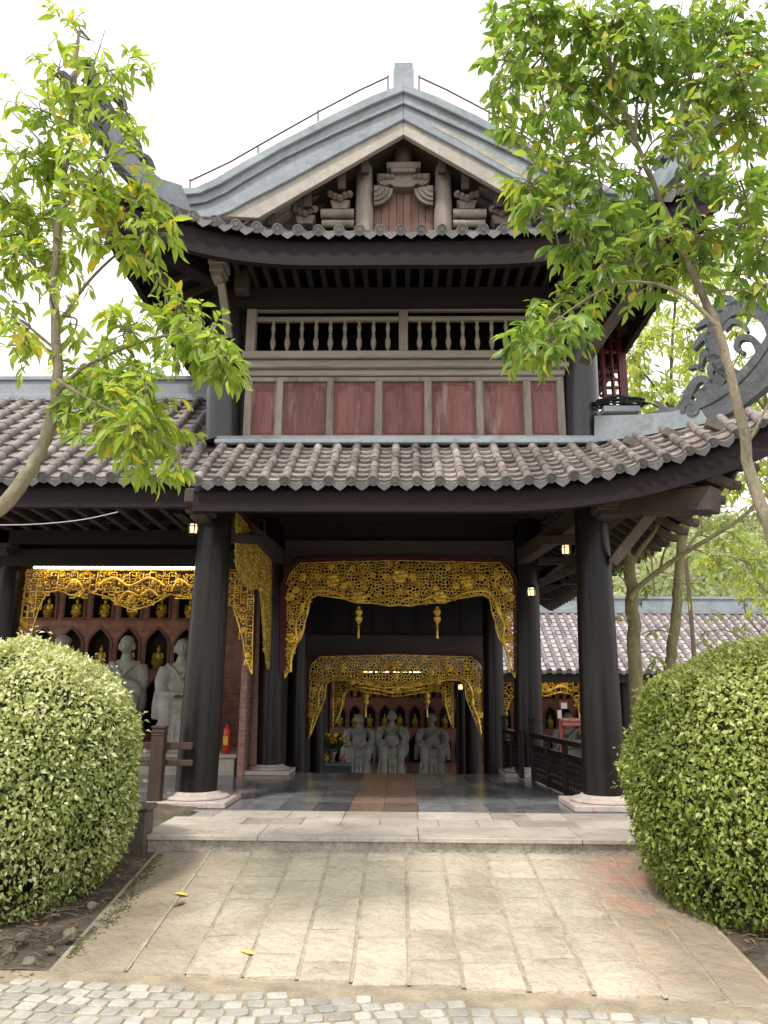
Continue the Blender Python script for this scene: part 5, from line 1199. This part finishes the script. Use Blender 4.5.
for k in range(26): my.ball(v+Vector((rnd.gauss(0,.20), rnd.gauss(-.05,.1), rnd.uniform(.62,.88))), (.075,.065,.05), 9, 6)
mb.build('foliage', M['green'], V0); my.build('blossoms', M['petal'], V0, smooth=True)
fv = P(326, 762, YT_-.1)
for k, (dx, lab) in enumerate(((0,'yellow fruit offering left of the vase on the altar table'), (.52,'orange pink fruit offering right of the vase on the altar table'))):
    t = thing('fruit_dish', lab, 'offering', tuple(fv+Vector((dx,0,0)))); c = fv+Vector((dx,0,0)); mb = MB(); mb.lathe(c, [(.06,0),(.04,.03),(.12,.08),(.13,.09)], 14); mb.build('dish', M['stone'], t, smooth=True)
    mb = MB(); [mb.ball(c+Vector((rnd.uniform(-.07,.07),rnd.uniform(-.06,.06),.11+.05*(q//3))), .055, 9, 6) for q in range(7)]; mb.build('fruit', M['petal'] if k == 0 else M['pinkpetal'], t, smooth=True)

# direction sign
YS = 18.0; S0 = thing('direction_sign', 'red sign post with a white lettered board beyond the right railing', 'sign', (P(560.5,720,YS).x, YS, -1.5))
a = P(560.3, 720, YS); mb = MB(); mb.b2((a.x-.04,YS-.03,-1.5), (a.x+.04,YS+.03,Zp(702,YS,560))); mb.build('post', M['signred'], S0)
x0, x1, za, zb2 = P(562,722,YS).x, P(582.5,722,YS).x, Zp(726.3,YS,570), Zp(717.8,YS,570); mb = MB(); mb.b2((x0,YS-.05,za), (x1,YS-.01,zb2)); bd = mb.build('board', M['signred'], S0)
mb = MB(); mb.b2((P(558.5,705,YS).x,YS-.06,Zp(709,YS,560)), (P(567.5,705,YS).x,YS+.02,Zp(701,YS,560))); mb.build('notice_box', M['redlac'], S0, bevel=.006)
mb = MB(); mb.b2((P(560.5,705,YS).x,YS-.066,Zp(708.5,YS,560)), (P(566.3,705,YS).x,YS-.0605,Zp(702.8,YS,560))); mb.b2((P(557,714,YS).x,YS-.06,Zp(718.5,YS,558)), (P(561,714,YS).x,YS-.035,Zp(710,YS,558))); mb.build('paper_notice', M['white'], S0)
def text(s, size, x, y, z, mat, parent):
    c = bpy.data.curves.new('lettering', 'FONT'); c.body = s; c.size = size; c.extrude = .002; c.align_x = 'CENTER'; c.materials.append(mat)
    o = bpy.data.objects.new('lettering', c); COL.objects.link(o); dg = bpy.context.evaluated_depsgraph_get(); me = bpy.data.meshes.new_from_object(o.evaluated_get(dg)); bpy.data.objects.remove(o)
    for vv in me.vertices: a_, b_, c_ = vv.co; off = parent['_w']; vv.co = (a_+x-off[0], -c_+y-off[1], b_+z-off[2])
    o = bpy.data.objects.new('lettering', me); COL.objects.link(o); o.parent = parent; return o
text('THAM QUAN TIẾP', .075, (x0+x1)/2+.03, YS-.054, za+.125, M['white'], S0).parent = bd
text('THE BUDDHA STATUE AREA', .042, (x0+x1)/2+.03, YS-.054, za+.035, M['white'], S0).parent = bd
for ch in bd.children: ch['_w'] = bd['_w']

# pale wire at the left
mb = MB(); mb.tube(smooth_line([P(-30,525,9.2), P(30,524.5,9.2), P(80,520,9.3), P(118,512,9.4)], 8), .006, 6); o = mb.build('slack_cable', M['paleyw'], smooth=True); tag(o, 'thin pale cable sagging below the left gallery eave', 'cable')
# ------------------------------------------------------------------ clipped bushes
def sphere_pts(n):
    i = np.arange(n)+.5; ph = np.arccos(1-2*i/n); th = PI*(1+5**.5)*i
    return np.stack([np.cos(th)*np.sin(ph), np.sin(th)*np.sin(ph), np.cos(ph)], 1)
def lump(d): return 1 + .030*np.sin(d[:,0]*7+1)*np.sin(d[:,1]*6+2)+.024*np.sin(d[:,2]*8+d[:,0]*5)-.03*np.clip(d[:,2]-.75,0,1)+.010*np.sin(d[:,0]*23)*np.sin(d[:,2]*21)
def bush(label, c, r, rz, mat, n, tb):
    t = thing('clipped_bush', label, 'bush', (c[0], c[1], c[2]-rz)); C = np.array(c); Rv = np.array([r, r, rz])
    mb = MB(); mb.ball(c, (r*.90, r*.90, rz*.90), 40, 26); mb.build('inner_shade_core', M['bushcore'], t, smooth=True)  # solid dark ball stands in for the shade inside the bush
    d = unit(sphere_pts(n)+npr.normal(0, .012, (n,3)))
    k = lump(d)*(1-np.abs(npr.normal(0,.042,n)))*np.where(npr.random(n) < .05, 1+npr.random(n)*.075, 1)
    for hc in unit(npr.normal(0,1,(26,3))):
        q_ = np.exp(-((1-d@hc)/.006)); k = k*(1-.07*q_*(npr.random(n) < .9))
    prob = np.sin(d[:,0]*31)*np.sin(d[:,1]*29)*np.sin(d[:,2]*33); keep = npr.random(n) < (.90-.25*(prob < -.35) - .22*(d[:,2] < -.3) - .12*(d[:,2] < -.6)); d = d[keep]; k = k[keep]; n = len(d)
    hs = np.sqrt(np.clip(1-d[:,2]**2, 1e-4, 1)); fl_ = np.where(d[:,2] < 0, hs**-.45, 1.0)
    pos = C + d*Rv*k[:,None]*np.stack([fl_, fl_, np.where(d[:,2] < 0, 1.10, 1)], 1)
    dr = unit(d*.55 + npr.normal(0,.62,(n,3)) + np.array([0,0,-.25])); nr = unit(d*.9 + npr.normal(0,.45,(n,3)) + np.array([0,0,.35]))
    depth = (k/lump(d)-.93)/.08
    ti = np.clip(tb + .20*np.clip(d[:,2],-1,1) + npr.normal(0,.21,n) + .10*depth, 0, .99)  # lighter on top, darker inside: light and shade put into leaf tint
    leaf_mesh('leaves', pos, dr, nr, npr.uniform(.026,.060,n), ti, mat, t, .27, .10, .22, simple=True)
    mb = MB()
    for q in range(150):
        a = rnd.uniform(0, 2*PI); e = rnd.uniform(-1.3,-.15); v = Vector((math.cos(a)*math.cos(e)*r, math.sin(a)*math.cos(e)*r, math.sin(e)*rz)); b = Vector((c[0]+math.cos(a)*.15, c[1]+math.sin(a)*.15, c[2]-rz-.02)); p = Vector(c)+v*.99
        mb.tube(smooth_line([b, b.lerp(p,.5)+Vector((0,0,-.08)), p], 4), [.010]*4+[.005]*5, 5)
    mb.build('lower_twigs', M['twig'], t)
    return t
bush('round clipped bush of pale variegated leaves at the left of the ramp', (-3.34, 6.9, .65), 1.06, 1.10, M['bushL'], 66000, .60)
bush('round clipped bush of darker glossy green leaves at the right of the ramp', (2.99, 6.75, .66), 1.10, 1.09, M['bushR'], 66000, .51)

# ------------------------------------------------------------------ trees
def leaves_at(twigs, per, L, spread=.9, droop=.5):
    """leaves set alternately along each twig, hanging a little, smaller towards the tip"""
    pos = []; dr = []; nr = []; sz = []
    for l in twigs:
        n = max(2, int(rnd.gauss(per, 1.6))); m_ = len(l)-1
        for k in range(n):
            t = 1-.85*(k/n)**1.1*rnd.uniform(.8,1.1); t = min(1, max(0, t)); q = t*m_; i0 = min(int(q), m_-1); p = l[i0].lerp(l[i0+1], q-i0); d = (l[i0+1]-l[i0]).normalized()
            A = d.cross(UPZ if abs(d.z) < .9 else Vector((1,0,0))).normalized(); sd = (1 if k % 2 else -1)
            v = (d*rnd.uniform(.3,1.1) + A*sd*spread*rnd.uniform(.3,1.1)*(0 if k == 0 else 1) + Vector((rnd.gauss(0,.22), rnd.gauss(0,.22), -droop*rnd.uniform(-.2,2.3)))).normalized()
            pos.append(p); dr.append(v); nr.append((UPZ + Vector((rnd.gauss(0,.55), rnd.gauss(0,.55), 0))).normalized()); sz.append(L*rnd.uniform(.5,1.18)*(1-.15*(k == 0)))
    return np.array([tuple(p) for p in pos]), np.array([tuple(p) for p in dr]), np.array([tuple(p) for p in nr]), np.array(sz)
def tree(name, label, trunk, limbs, blobs, lmat, bmat, L=.12, per=7, Yc=5.0, yj=.35, group=None, tb=.5, dens=1.0, width=.145, cat='tree'):
    """trunk/limbs: list of (points, r0, r1); blobs: (centre Vector, radius, clusters)"""
    base = trunk[0][0][0]; t = thing(name, label, cat, tuple(base), group)
    mb = MB(); nodes = []
    for pts, r0, r1 in trunk:
        l = smooth_line(pts, 6); l = [p+Vector((rnd.gauss(0,r0*.10),0,rnd.gauss(0,r0*.05))) for p in l]; mb.tube(l, [r0+(r1-r0)*i/(len(l)-1) for i in range(len(l))], 12); nodes += l[len(l)//3:]
    mb.build('trunk', bmat, t, smooth=True)
    mb = MB()
    for pts, r0, r1 in limbs:
        l = smooth_line(pts, 6); mb.tube(l, [r0+(r1-r0)*i/(len(l)-1) for i in range(len(l))], 8); nodes += l[2:]
    ends = []
    for c, r, n in sorted(blobs, key=lambda q: min((q[0]-k).length for k in nodes)):
        a = min(nodes, key=lambda k: (k-c).length + max(0, (k-c).z)*.7); dd = (c-a).length
        mid = a.lerp(c, .5)+Vector((rnd.gauss(0,.06),rnd.gauss(0,.06),.10*dd)); l = smooth_line([a, mid, c], 4); mb.tube(l, [.009+.005*dd]*2+[.007]*(len(l)-2), 6)
        nodes += l[3:]
        for k in range(max(1, int(n*dens))):
            while True:
                v = Vector((rnd.uniform(-1,1), rnd.uniform(-1,1), rnd.uniform(-1,1)))
                if v.length < 1: break
            e = c + Vector((v.x*r*1.2, v.y*max(r*.9, yj), v.z*r*1.15)); s = c.lerp(a, rnd.uniform(-.1,.5)); tl = (e-s).length; tw = min(tl, L*2.6)
            m_ = s.lerp(e, .55)+Vector((rnd.gauss(0,.03),rnd.gauss(0,.03),.05*tl)); l = smooth_line([s, m_, e], 4)
            mb.tube(l, [.0045]*3+[.003]*(len(l)-3), 4, caps=False)
            kk = max(2, int(len(l)*min(1, tw/max(tl,.01)))); ends.append(l[-kk:])
    mb.build('branches', bmat, t, smooth=True)
    pos, dr, nr, sz = leaves_at(ends, per, L)
    cl = np.repeat(npr.normal(0,.10,(len(pos)+6)//7+1), 7)[:len(pos)]
    ti = np.clip(tb + npr.normal(0,.16,len(pos)) + cl, 0, .96); ti[npr.random(len(pos)) < .012] = 1.0
    leaf_mesh('leaves', pos, dr, nr, sz, ti, lmat, t, width, .05, .28)
    return t
def pl(lst, Y): return [P(a, b, Y+(c[0] if c else 0)) for a, b, *c in lst]
def bl(lst, Y, k=1.0):
    out = []
    for px, py, rp, n in lst:
        c = P(px, py, Y+rnd.uniform(-.3,.3)); out.append((c, rp/770*ZC(c), int(round(n*k)))) 
    return out
Y1 = 5.0
tree('young_leafy_tree', 'slender tree with yellow green pointed leaves rising at the left edge', [([Vector((-3.35,5.25,-.46)), Vector((-3.1,5.15,.9)), P(-55,560,5.05)]+pl([(0,508),(32,468),(50,425),(57,380),(54,300),(58,230),(68,150),(73,90),(80,30)], Y1), .068, .010)],
    [(pl([(56,395),(80,370),(120,350),(170,335),(215,340)], 4.9), .016, .005), (pl([(55,330),(90,280),(130,245),(165,235)], 5.1), .014, .005), (pl([(55,290),(20,250),(-10,230)], 5), .014, .005), (pl([(62,210),(100,170),(140,130)], 5), .011, .004), (pl([(66,170),(30,130),(10,110)], 5), .01, .004), (pl([(57,380),(90,400),(130,420),(160,440)], 4.8), .014, .004), (pl([(56,350),(20,320),(-15,300)], 5.1), .012, .004), (pl([(70,110),(95,60),(105,30)], 5), .008, .003), (pl([(58,395),(95,385),(125,390)], 5.2), .01, .004)],
    bl([(78,35,24,4),(58,72,26,6),(105,66,26,5),(138,70,16,3),(40,110,30,8),(85,110,34,9),(125,110,24,4),(20,155,32,9),(60,160,36,10),(105,158,36,9),(10,205,30,9),(50,212,36,11),(95,205,34,10),(135,190,30,7),(165,205,24,4),(15,255,32,10),(55,262,34,8),(110,240,36,10),(150,228,30,8),(30,230,30,7),(150,262,22,4),(8,345,30,7),(28,330,20,3),(100,355,32,9),(125,330,28,6),(165,325,28,8),(205,335,28,10),(218,360,22,7),(185,310,22,5),(120,385,34,11),(95,400,30,8),(150,395,34,11),(85,375,24,5),(130,430,34,12),(165,435,26,9),(100,440,24,5),(148,458,24,8),(172,475,14,3),(180,352,24,5),(75,330,18,3),(225,375,14,4),(70,420,14,3),(-5,300,24,5),(60,290,14,2)], Y1, 1.0),
    M['leafL'], M['bark'], .136, 7, tb=.60, dens=2.1, width=.165)
Y2 = 5.0
tree('young_leafy_tree', 'leaning slender tree whose glossy green canopy fills the top right', [([Vector((3.2,5.2,-.46)), Vector((3.0,5.1,.9)), P(800,620,5.05)]+pl([(768,525),(750,470),(736,400),(716,325),(690,268),(660,200),(635,140),(622,110)], Y2), .055, .012)],
    [(pl([(716,325),(690,300),(660,285),(620,283),(585,300),(550,325)], 4.85), .016, .004), (pl([(690,268),(650,262),(600,262),(560,250)], 5.1), .012, .004), (pl([(650,180),(600,165),(555,160)], 5), .012, .004), (pl([(640,150),(590,100),(530,70)], 5), .014, .004), (pl([(635,140),(640,80),(660,20)], 5), .014, .005), (pl([(660,200),(700,150),(740,100)], 5.1), .014, .004), (pl([(690,268),(730,240),(765,230)], 5), .012, .004), (pl([(700,290),(735,290),(765,285)], 5), .01, .004), (pl([(630,120),(600,60),(590,20)], 5), .012, .004), (pl([(745,450),(770,400)], 5), .012, .006), (pl([(690,150),(720,60),(745,20)], 5.1), .012, .005)],
    bl([(500,22,24,6),(530,15,34,10),(505,60,32,9),(545,60,36,12),(500,95,24,6),(545,110,34,10),(515,130,22,5),(585,30,38,14),(590,85,38,13),(630,20,38,14),(640,70,38,13),(680,25,40,14),(690,80,38,13),(730,25,40,14),(740,75,38,13),(770,50,34,9),(765,120,34,9),(725,125,36,10),(680,130,34,9),(640,120,30,7),(595,135,34,9),(560,160,32,9),(530,175,24,6),(600,180,32,8),(640,170,26,5),(565,205,28,8),(535,205,18,4),(605,225,32,10),(575,240,28,8),(640,215,30,8),(660,240,28,8),(700,190,30,6),(740,180,32,7),(700,235,30,8),(735,225,30,8),(765,190,24,5),(765,240,26,6),(630,262,26,7),(600,275,22,5),(555,315,30,10),(530,335,24,9),(575,325,24,7),(520,345,16,5),(550,345,20,5),(590,300,18,3),(650,290,20,4),(740,270,26,5),(700,265,22,5),(760,290,18,3),(540,30,30,6),(565,95,30,6),(660,45,36,8),(610,55,36,8),(710,50,36,8)], Y2, 1.0),
    M['leafR'], M['bark'], .138, 7, tb=.49, dens=2.1, width=.18)
# trees in the court beside the gatehouse
tree('courtyard_tree', 'mossy trunked tree forking right behind the right front column', [([Vector((Xp(637,700,10.9),10.9,-.5))]+pl([(636,690),(632,600),(629,568),(627,553)], 10.9), .105, .075)],
    [(pl([(630,600),(640,586),(680,556),(715,535),(745,515),(775,485)], 10.7), .042, .022), (pl([(629,570),(640,550),(655,530),(668,500)], 10.9), .05, .02), (pl([(627,556),(633,535),(650,520),(660,512)], 10.8), .04, .02), (pl([(660,570),(665,550),(672,545)], 10.8), .02, .008)],
    bl([(700,535,26,5),(735,540,30,6),(760,560,26,5),(650,600,16,3),(645,560,16,3),(720,565,18,3),(662,630,14,3),(612,620,12,2),(618,575,12,2),(690,588,14,2),(760,520,22,4),(700,510,24,4),(660,655,12,2)], 10.8),
    M['leafB'], M['barkg'], .15, 6, yj=.5, tb=.5, cat='tree')
tree('courtyard_tree', 'straight yellowish trunk standing between the forked tree and the far roof', [([Vector((Xp(668,700,12.5),12.5,-.9))]+pl([(669,690),(672,650),(677,600),(680,560),(688,510),(705,460),(712,430)], 12.5), .095, .06)],
    [(pl([(680,560),(700,530),(730,490),(760,470)], 12.6), .03, .012), (pl([(690,505),(665,470),(650,450)], 12.4), .03, .012)],
    bl([(700,480,30,7),(735,470,30,7),(660,480,26,6),(760,455,26,6),(680,445,30,7),(765,500,24,5),(742,510,22,4),(722,440,26,6)], 12.5),
    M['leafB'], M['barkg'], .17, 6, yj=.6, tb=.55, cat='tree')
def bgtree(label, px, Y, py_top, blobs, base_z, k=1.0, per=7, L=.26, tb=.5):
    x = Xp(px, 400, Y); top = P(px+4, py_top, Y)
    return tree('background_tree', label, [([Vector((x-.2,Y,base_z)), Vector((x,Y,2.0)), P(px,max(400,py_top+20),Y), top], .06 if py_top < 500 else .03, .03 if py_top < 500 else .01)],
        [([P(px,440,Y), P(px+45,390,Y), P(px+70,350,Y)], .035, .012), ([P(px,410,Y), P(px-30,370,Y), P(px-45,350,Y)], .035, .012)] if py_top < 500 else [([P(px,640,Y), P(px-20,630,Y), P(px-40,632,Y)], .02, .008)], bl(blobs, Y, k), M['leafB'], M['twig'], L, per, yj=1.2, tb=tb, group=None)
bgtree('airy tree with a dark stem seen between the upper storey and the curled ridge ornament', 672, 18, 290, [(650,290,26,8),(690,280,28,8),(720,300,26,7),(650,340,28,9),(690,330,26,6),(640,380,26,9),(665,400,28,8),(700,350,24,5),(735,330,30,6),(760,300,28,6),(745,400,24,5),(640,430,26,7),(630,360,20,5),(720,260,26,5),(760,360,22,4),(690,385,20,4)], -1.5, 3.4, L=.30, tb=.6)
bgtree('leafy tree right of the roof corner, behind the leaning trunk', 765, 16, 380, [(765,430,30,9),(750,470,28,8),(720,480,24,6),(700,500,24,5),(765,480,26,6),(780,400,30,6),(745,560,28,6),(765,590,24,5),(700,560,20,3)], -1.5, 3.2, L=.28, tb=.6)
bgtree('dark leafed sapling standing against the far gallery roof', 745, 20, 590, [(700,628,14,4),(730,618,16,5),(758,600,20,7),(765,625,18,6),(745,640,16,5),(715,640,12,3)], -1.5, 1.1, L=.18, tb=.05)
bgtree('tall pale tree far behind the rear gallery', 640, 34, 300, [(640,330,24,9),(660,300,24,8),(690,360,26,9),(640,400,26,9),(620,440,26,9),(660,450,28,9),(700,430,28,9),(730,380,26,7),(750,440,28,9),(765,380,22,6)], -1.5, 3.4, L=.46, tb=.65)

# hillside behind
mb = MB(); vs = []; nx, ny = 60, 18
def hz(x, y): return -1.5 + 29*min(1,(max(0,y-42)/50))**.85*(.88+.12*math.sin(x*.09+1)) * (.45+.55/(1+math.exp(-(x-8)/6)))
for i in range(nx+1):
    for j in range(ny+1): x = -150+300*i/nx; y = 42+70*j/ny; vs.append((x, y, hz(x,y)))
mb.add(vs, [(i*(ny+1)+j, i*(ny+1)+j+1, (i+1)*(ny+1)+j+1, (i+1)*(ny+1)+j) for i in range(nx) for j in range(ny)]); mb.build('hillside', M['hill'], kind='structure', smooth=True)
n = 60000; x = npr.uniform(-8, 70, n); y = npr.uniform(42, 105, n); z = np.array([hz(a, b) for a, b in zip(x, y)])
clump = 1.6+2.2*np.abs(np.sin(x*.55)*np.sin(y*.42+x*.2)) ; pos = np.stack([x, y, z+npr.random(n)**.6*clump], 1)
dr = unit(npr.normal(0,1,(n,3))+np.array([0,-.4,-.3])); nr = unit(npr.normal(0,.6,(n,3))+np.array([0,-.6,.8]))
ti = np.clip(.45+.3*np.sin(x*.55)*np.sin(y*.42+x*.2)+npr.normal(0,.2,n), 0, 1)
o = leaf_mesh('hillside_foliage', pos, dr, nr, npr.uniform(.35,.75,n), ti, M['hillleaf'], None, .35, .1, .2, simple=True); o['kind'] = 'stuff'; tag(o, 'hazy scrub and trees covering the hillside behind the rear gallery', 'foliage')

# ------------------------------------------------------------------ fallen leaves, stones
def ground_leaf(px, py, L, mat, label, ang, nm='fallen_leaf'):
    for it in range(12):
        p = PZ(px, py, -.2) if it == 0 else PZ(px, py, rz(p.y, p.x)+.012)
    o = leaf_mesh(nm, np.array([tuple(p+UPZ*.004)]), np.array([(math.cos(ang), math.sin(ang), .10)]), np.array([(0,0,1.0)]), np.array([L]), np.array([.5]), mat, None, .26, .04, -.02); tag(o, label, 'leaf')
ground_leaf(188, 896, .13, M['yleaf'], 'upper yellow fallen leaf on the left of the ramp', 2.9); ground_leaf(174, 906, .11, M['deadleaf'], 'dry brown fallen leaf just below the upper yellow one', .9); ground_leaf(256, 955, .12, M['yleaf'], 'yellow fallen leaf lying on the paving joint near the foot of the ramp', 2.9)
ground_leaf(122, 892, .07, M['deadleaf'], 'small dark fallen leaf beside the left bush', .2)
cnt = 0
for (px, py, s, lab) in ((70,935,.055,'angular grey stone at the foot of the left bush, nearest the ramp'), (8,952,.06,'grey stone at the lower left picture edge'), (30,962,.045,'smaller brown stone below the left bush'), (50,950,.03,'pebble between the stones below the left bush'), (22,938,.05,'dark stone half under the left bush, left of the nearest ramp stone'), (92,905,.035,'small stone at the edge of the left bush beside the mossy ramp edge')):
    p = PZ(px, py, rz(PZ(px, py, -.42).y, -2.4)+.03); mb = MB(); mb.ball(p, (s, s*.9, s*.8), 9, 6); mb.v = [tuple(Vector(v_)+Vector((rnd.uniform(-1,1),rnd.uniform(-1,1),rnd.uniform(-1,1)))*s*.18) for v_ in mb.v]; o = mb.build('stone', M['rock']); tag(o, lab, 'stone')
n = 900; sgn = np.where(npr.random(n) < .5, -1, 1); x = sgn*npr.uniform(2.34, 4.4, n); y = npr.uniform(5.2, 7.6, n)
o = leaf_mesh('leaf_litter', np.stack([x, y, np.array([rz(b_, 2.34*np.sign(a_)) for a_, b_ in zip(x, y)])+.035*(np.abs(x)-2.34)+npr.uniform(.0,.035,n)], 1), unit(npr.normal(0,1,(n,3))*np.array([1,1,.2])), unit(npr.normal(0,.3,(n,3))+np.array([0,0,1])), npr.uniform(.02,.06,n), npr.random(n), M['deadleaf'], None, .25, .1, .1); o['kind'] = 'stuff'; tag(o, 'dry leaf litter under the clipped bushes', 'leaf litter')

M['moss'] = surf('green_moss', (.12,.115,.05), .95, .4, 8, 40, bd=.01)
mb = MB()
for k in range(900):
    y = 5.75+2.0*rnd.random(); x = -2.28+abs(rnd.gauss(0,.05))+(.10*rnd.random() if 6.2 < y < 6.9 else 0); r_ = rnd.uniform(.003,.011); mb.ball((x, y, rz(y, x)+.005), (r_, r_*1.3, .004), 6, 4)
o = mb.build('moss', M['moss']); o['kind'] = 'stuff'; tag(o, 'green moss along the left edge of the ramp', 'moss')
mb = MB()
for k in range(120):
    s_ = -1 if k < 80 else 1; y = rnd.uniform(5.7,7.2); x = s_*rnd.uniform(2.36,3.0); z = rz(y, s_*2.3)+.02+.035*(abs(x)-2.34); a = rnd.uniform(0,6.3); l_ = rnd.uniform(.06,.22); dv = Vector((math.cos(a)*l_, math.sin(a)*l_, rnd.uniform(0,.05)))
    mb.tube([(x,y,z), Vector((x,y,z))+dv*.5+Vector((0,0,.015)), Vector((x,y,z))+dv], .003+rnd.random()*.003, 4)
o = mb.build('dead_twigs', M['twig']); o['kind'] = 'stuff'; tag(o, 'scattered dead twigs on the soil under the clipped bushes', 'twigs')
# ------------------------------------------------------------------ light
w = bpy.data.worlds.new('World'); scene.world = w; w.use_nodes = True; N = w.node_tree.nodes; L = w.node_tree.links; bg = N['Background']
sky = N.new('ShaderNodeTexSky'); sky.sky_type = 'NISHITA'; sky.sun_disc = False; sky.sun_elevation = math.radians(58); sky.sun_rotation = math.radians(200); sky.air_density = 1.5; sky.dust_density = 4
mul = N.new('ShaderNodeMix'); mul.data_type = 'RGBA'; mul.blend_type = 'MULTIPLY'; mul.inputs[0].default_value = 1; mul.inputs[7].default_value = (.10,.10,.10,1); L.new(sky.outputs[0], mul.inputs[6])
mx = N.new('ShaderNodeMix'); mx.data_type = 'RGBA'; mx.inputs[0].default_value = .86; L.new(mul.outputs[2], mx.inputs[6]); mx.inputs[7].default_value = (1.86,1.84,1.82,1)
L.new(mx.outputs[2], bg.inputs['Color']); bg.inputs['Strength'].default_value = 1.0
sl = bpy.data.lights.new('sun', 'SUN'); sl.energy = 3.3; sl.angle = math.radians(6); sl.color = (1,.95,.87); so = bpy.data.objects.new('sun', sl); COL.objects.link(so)
so.rotation_euler = (Vector((.35,.55,-1.0))).to_track_quat('-Z', 'Y').to_euler()
for o in bpy.data.objects:
    if '_w' in o: del o['_w']
scene.render.engine = 'CYCLES'; scene.cycles.use_denoising = True; scene.cycles.max_bounces = 6; scene.cycles.transparent_max_bounces = 4
scene.view_settings.view_transform = 'Standard'; scene.view_settings.look = 'None'; scene.view_settings.exposure = 0
scene.render.resolution_x = 768; scene.render.resolution_y = 1024
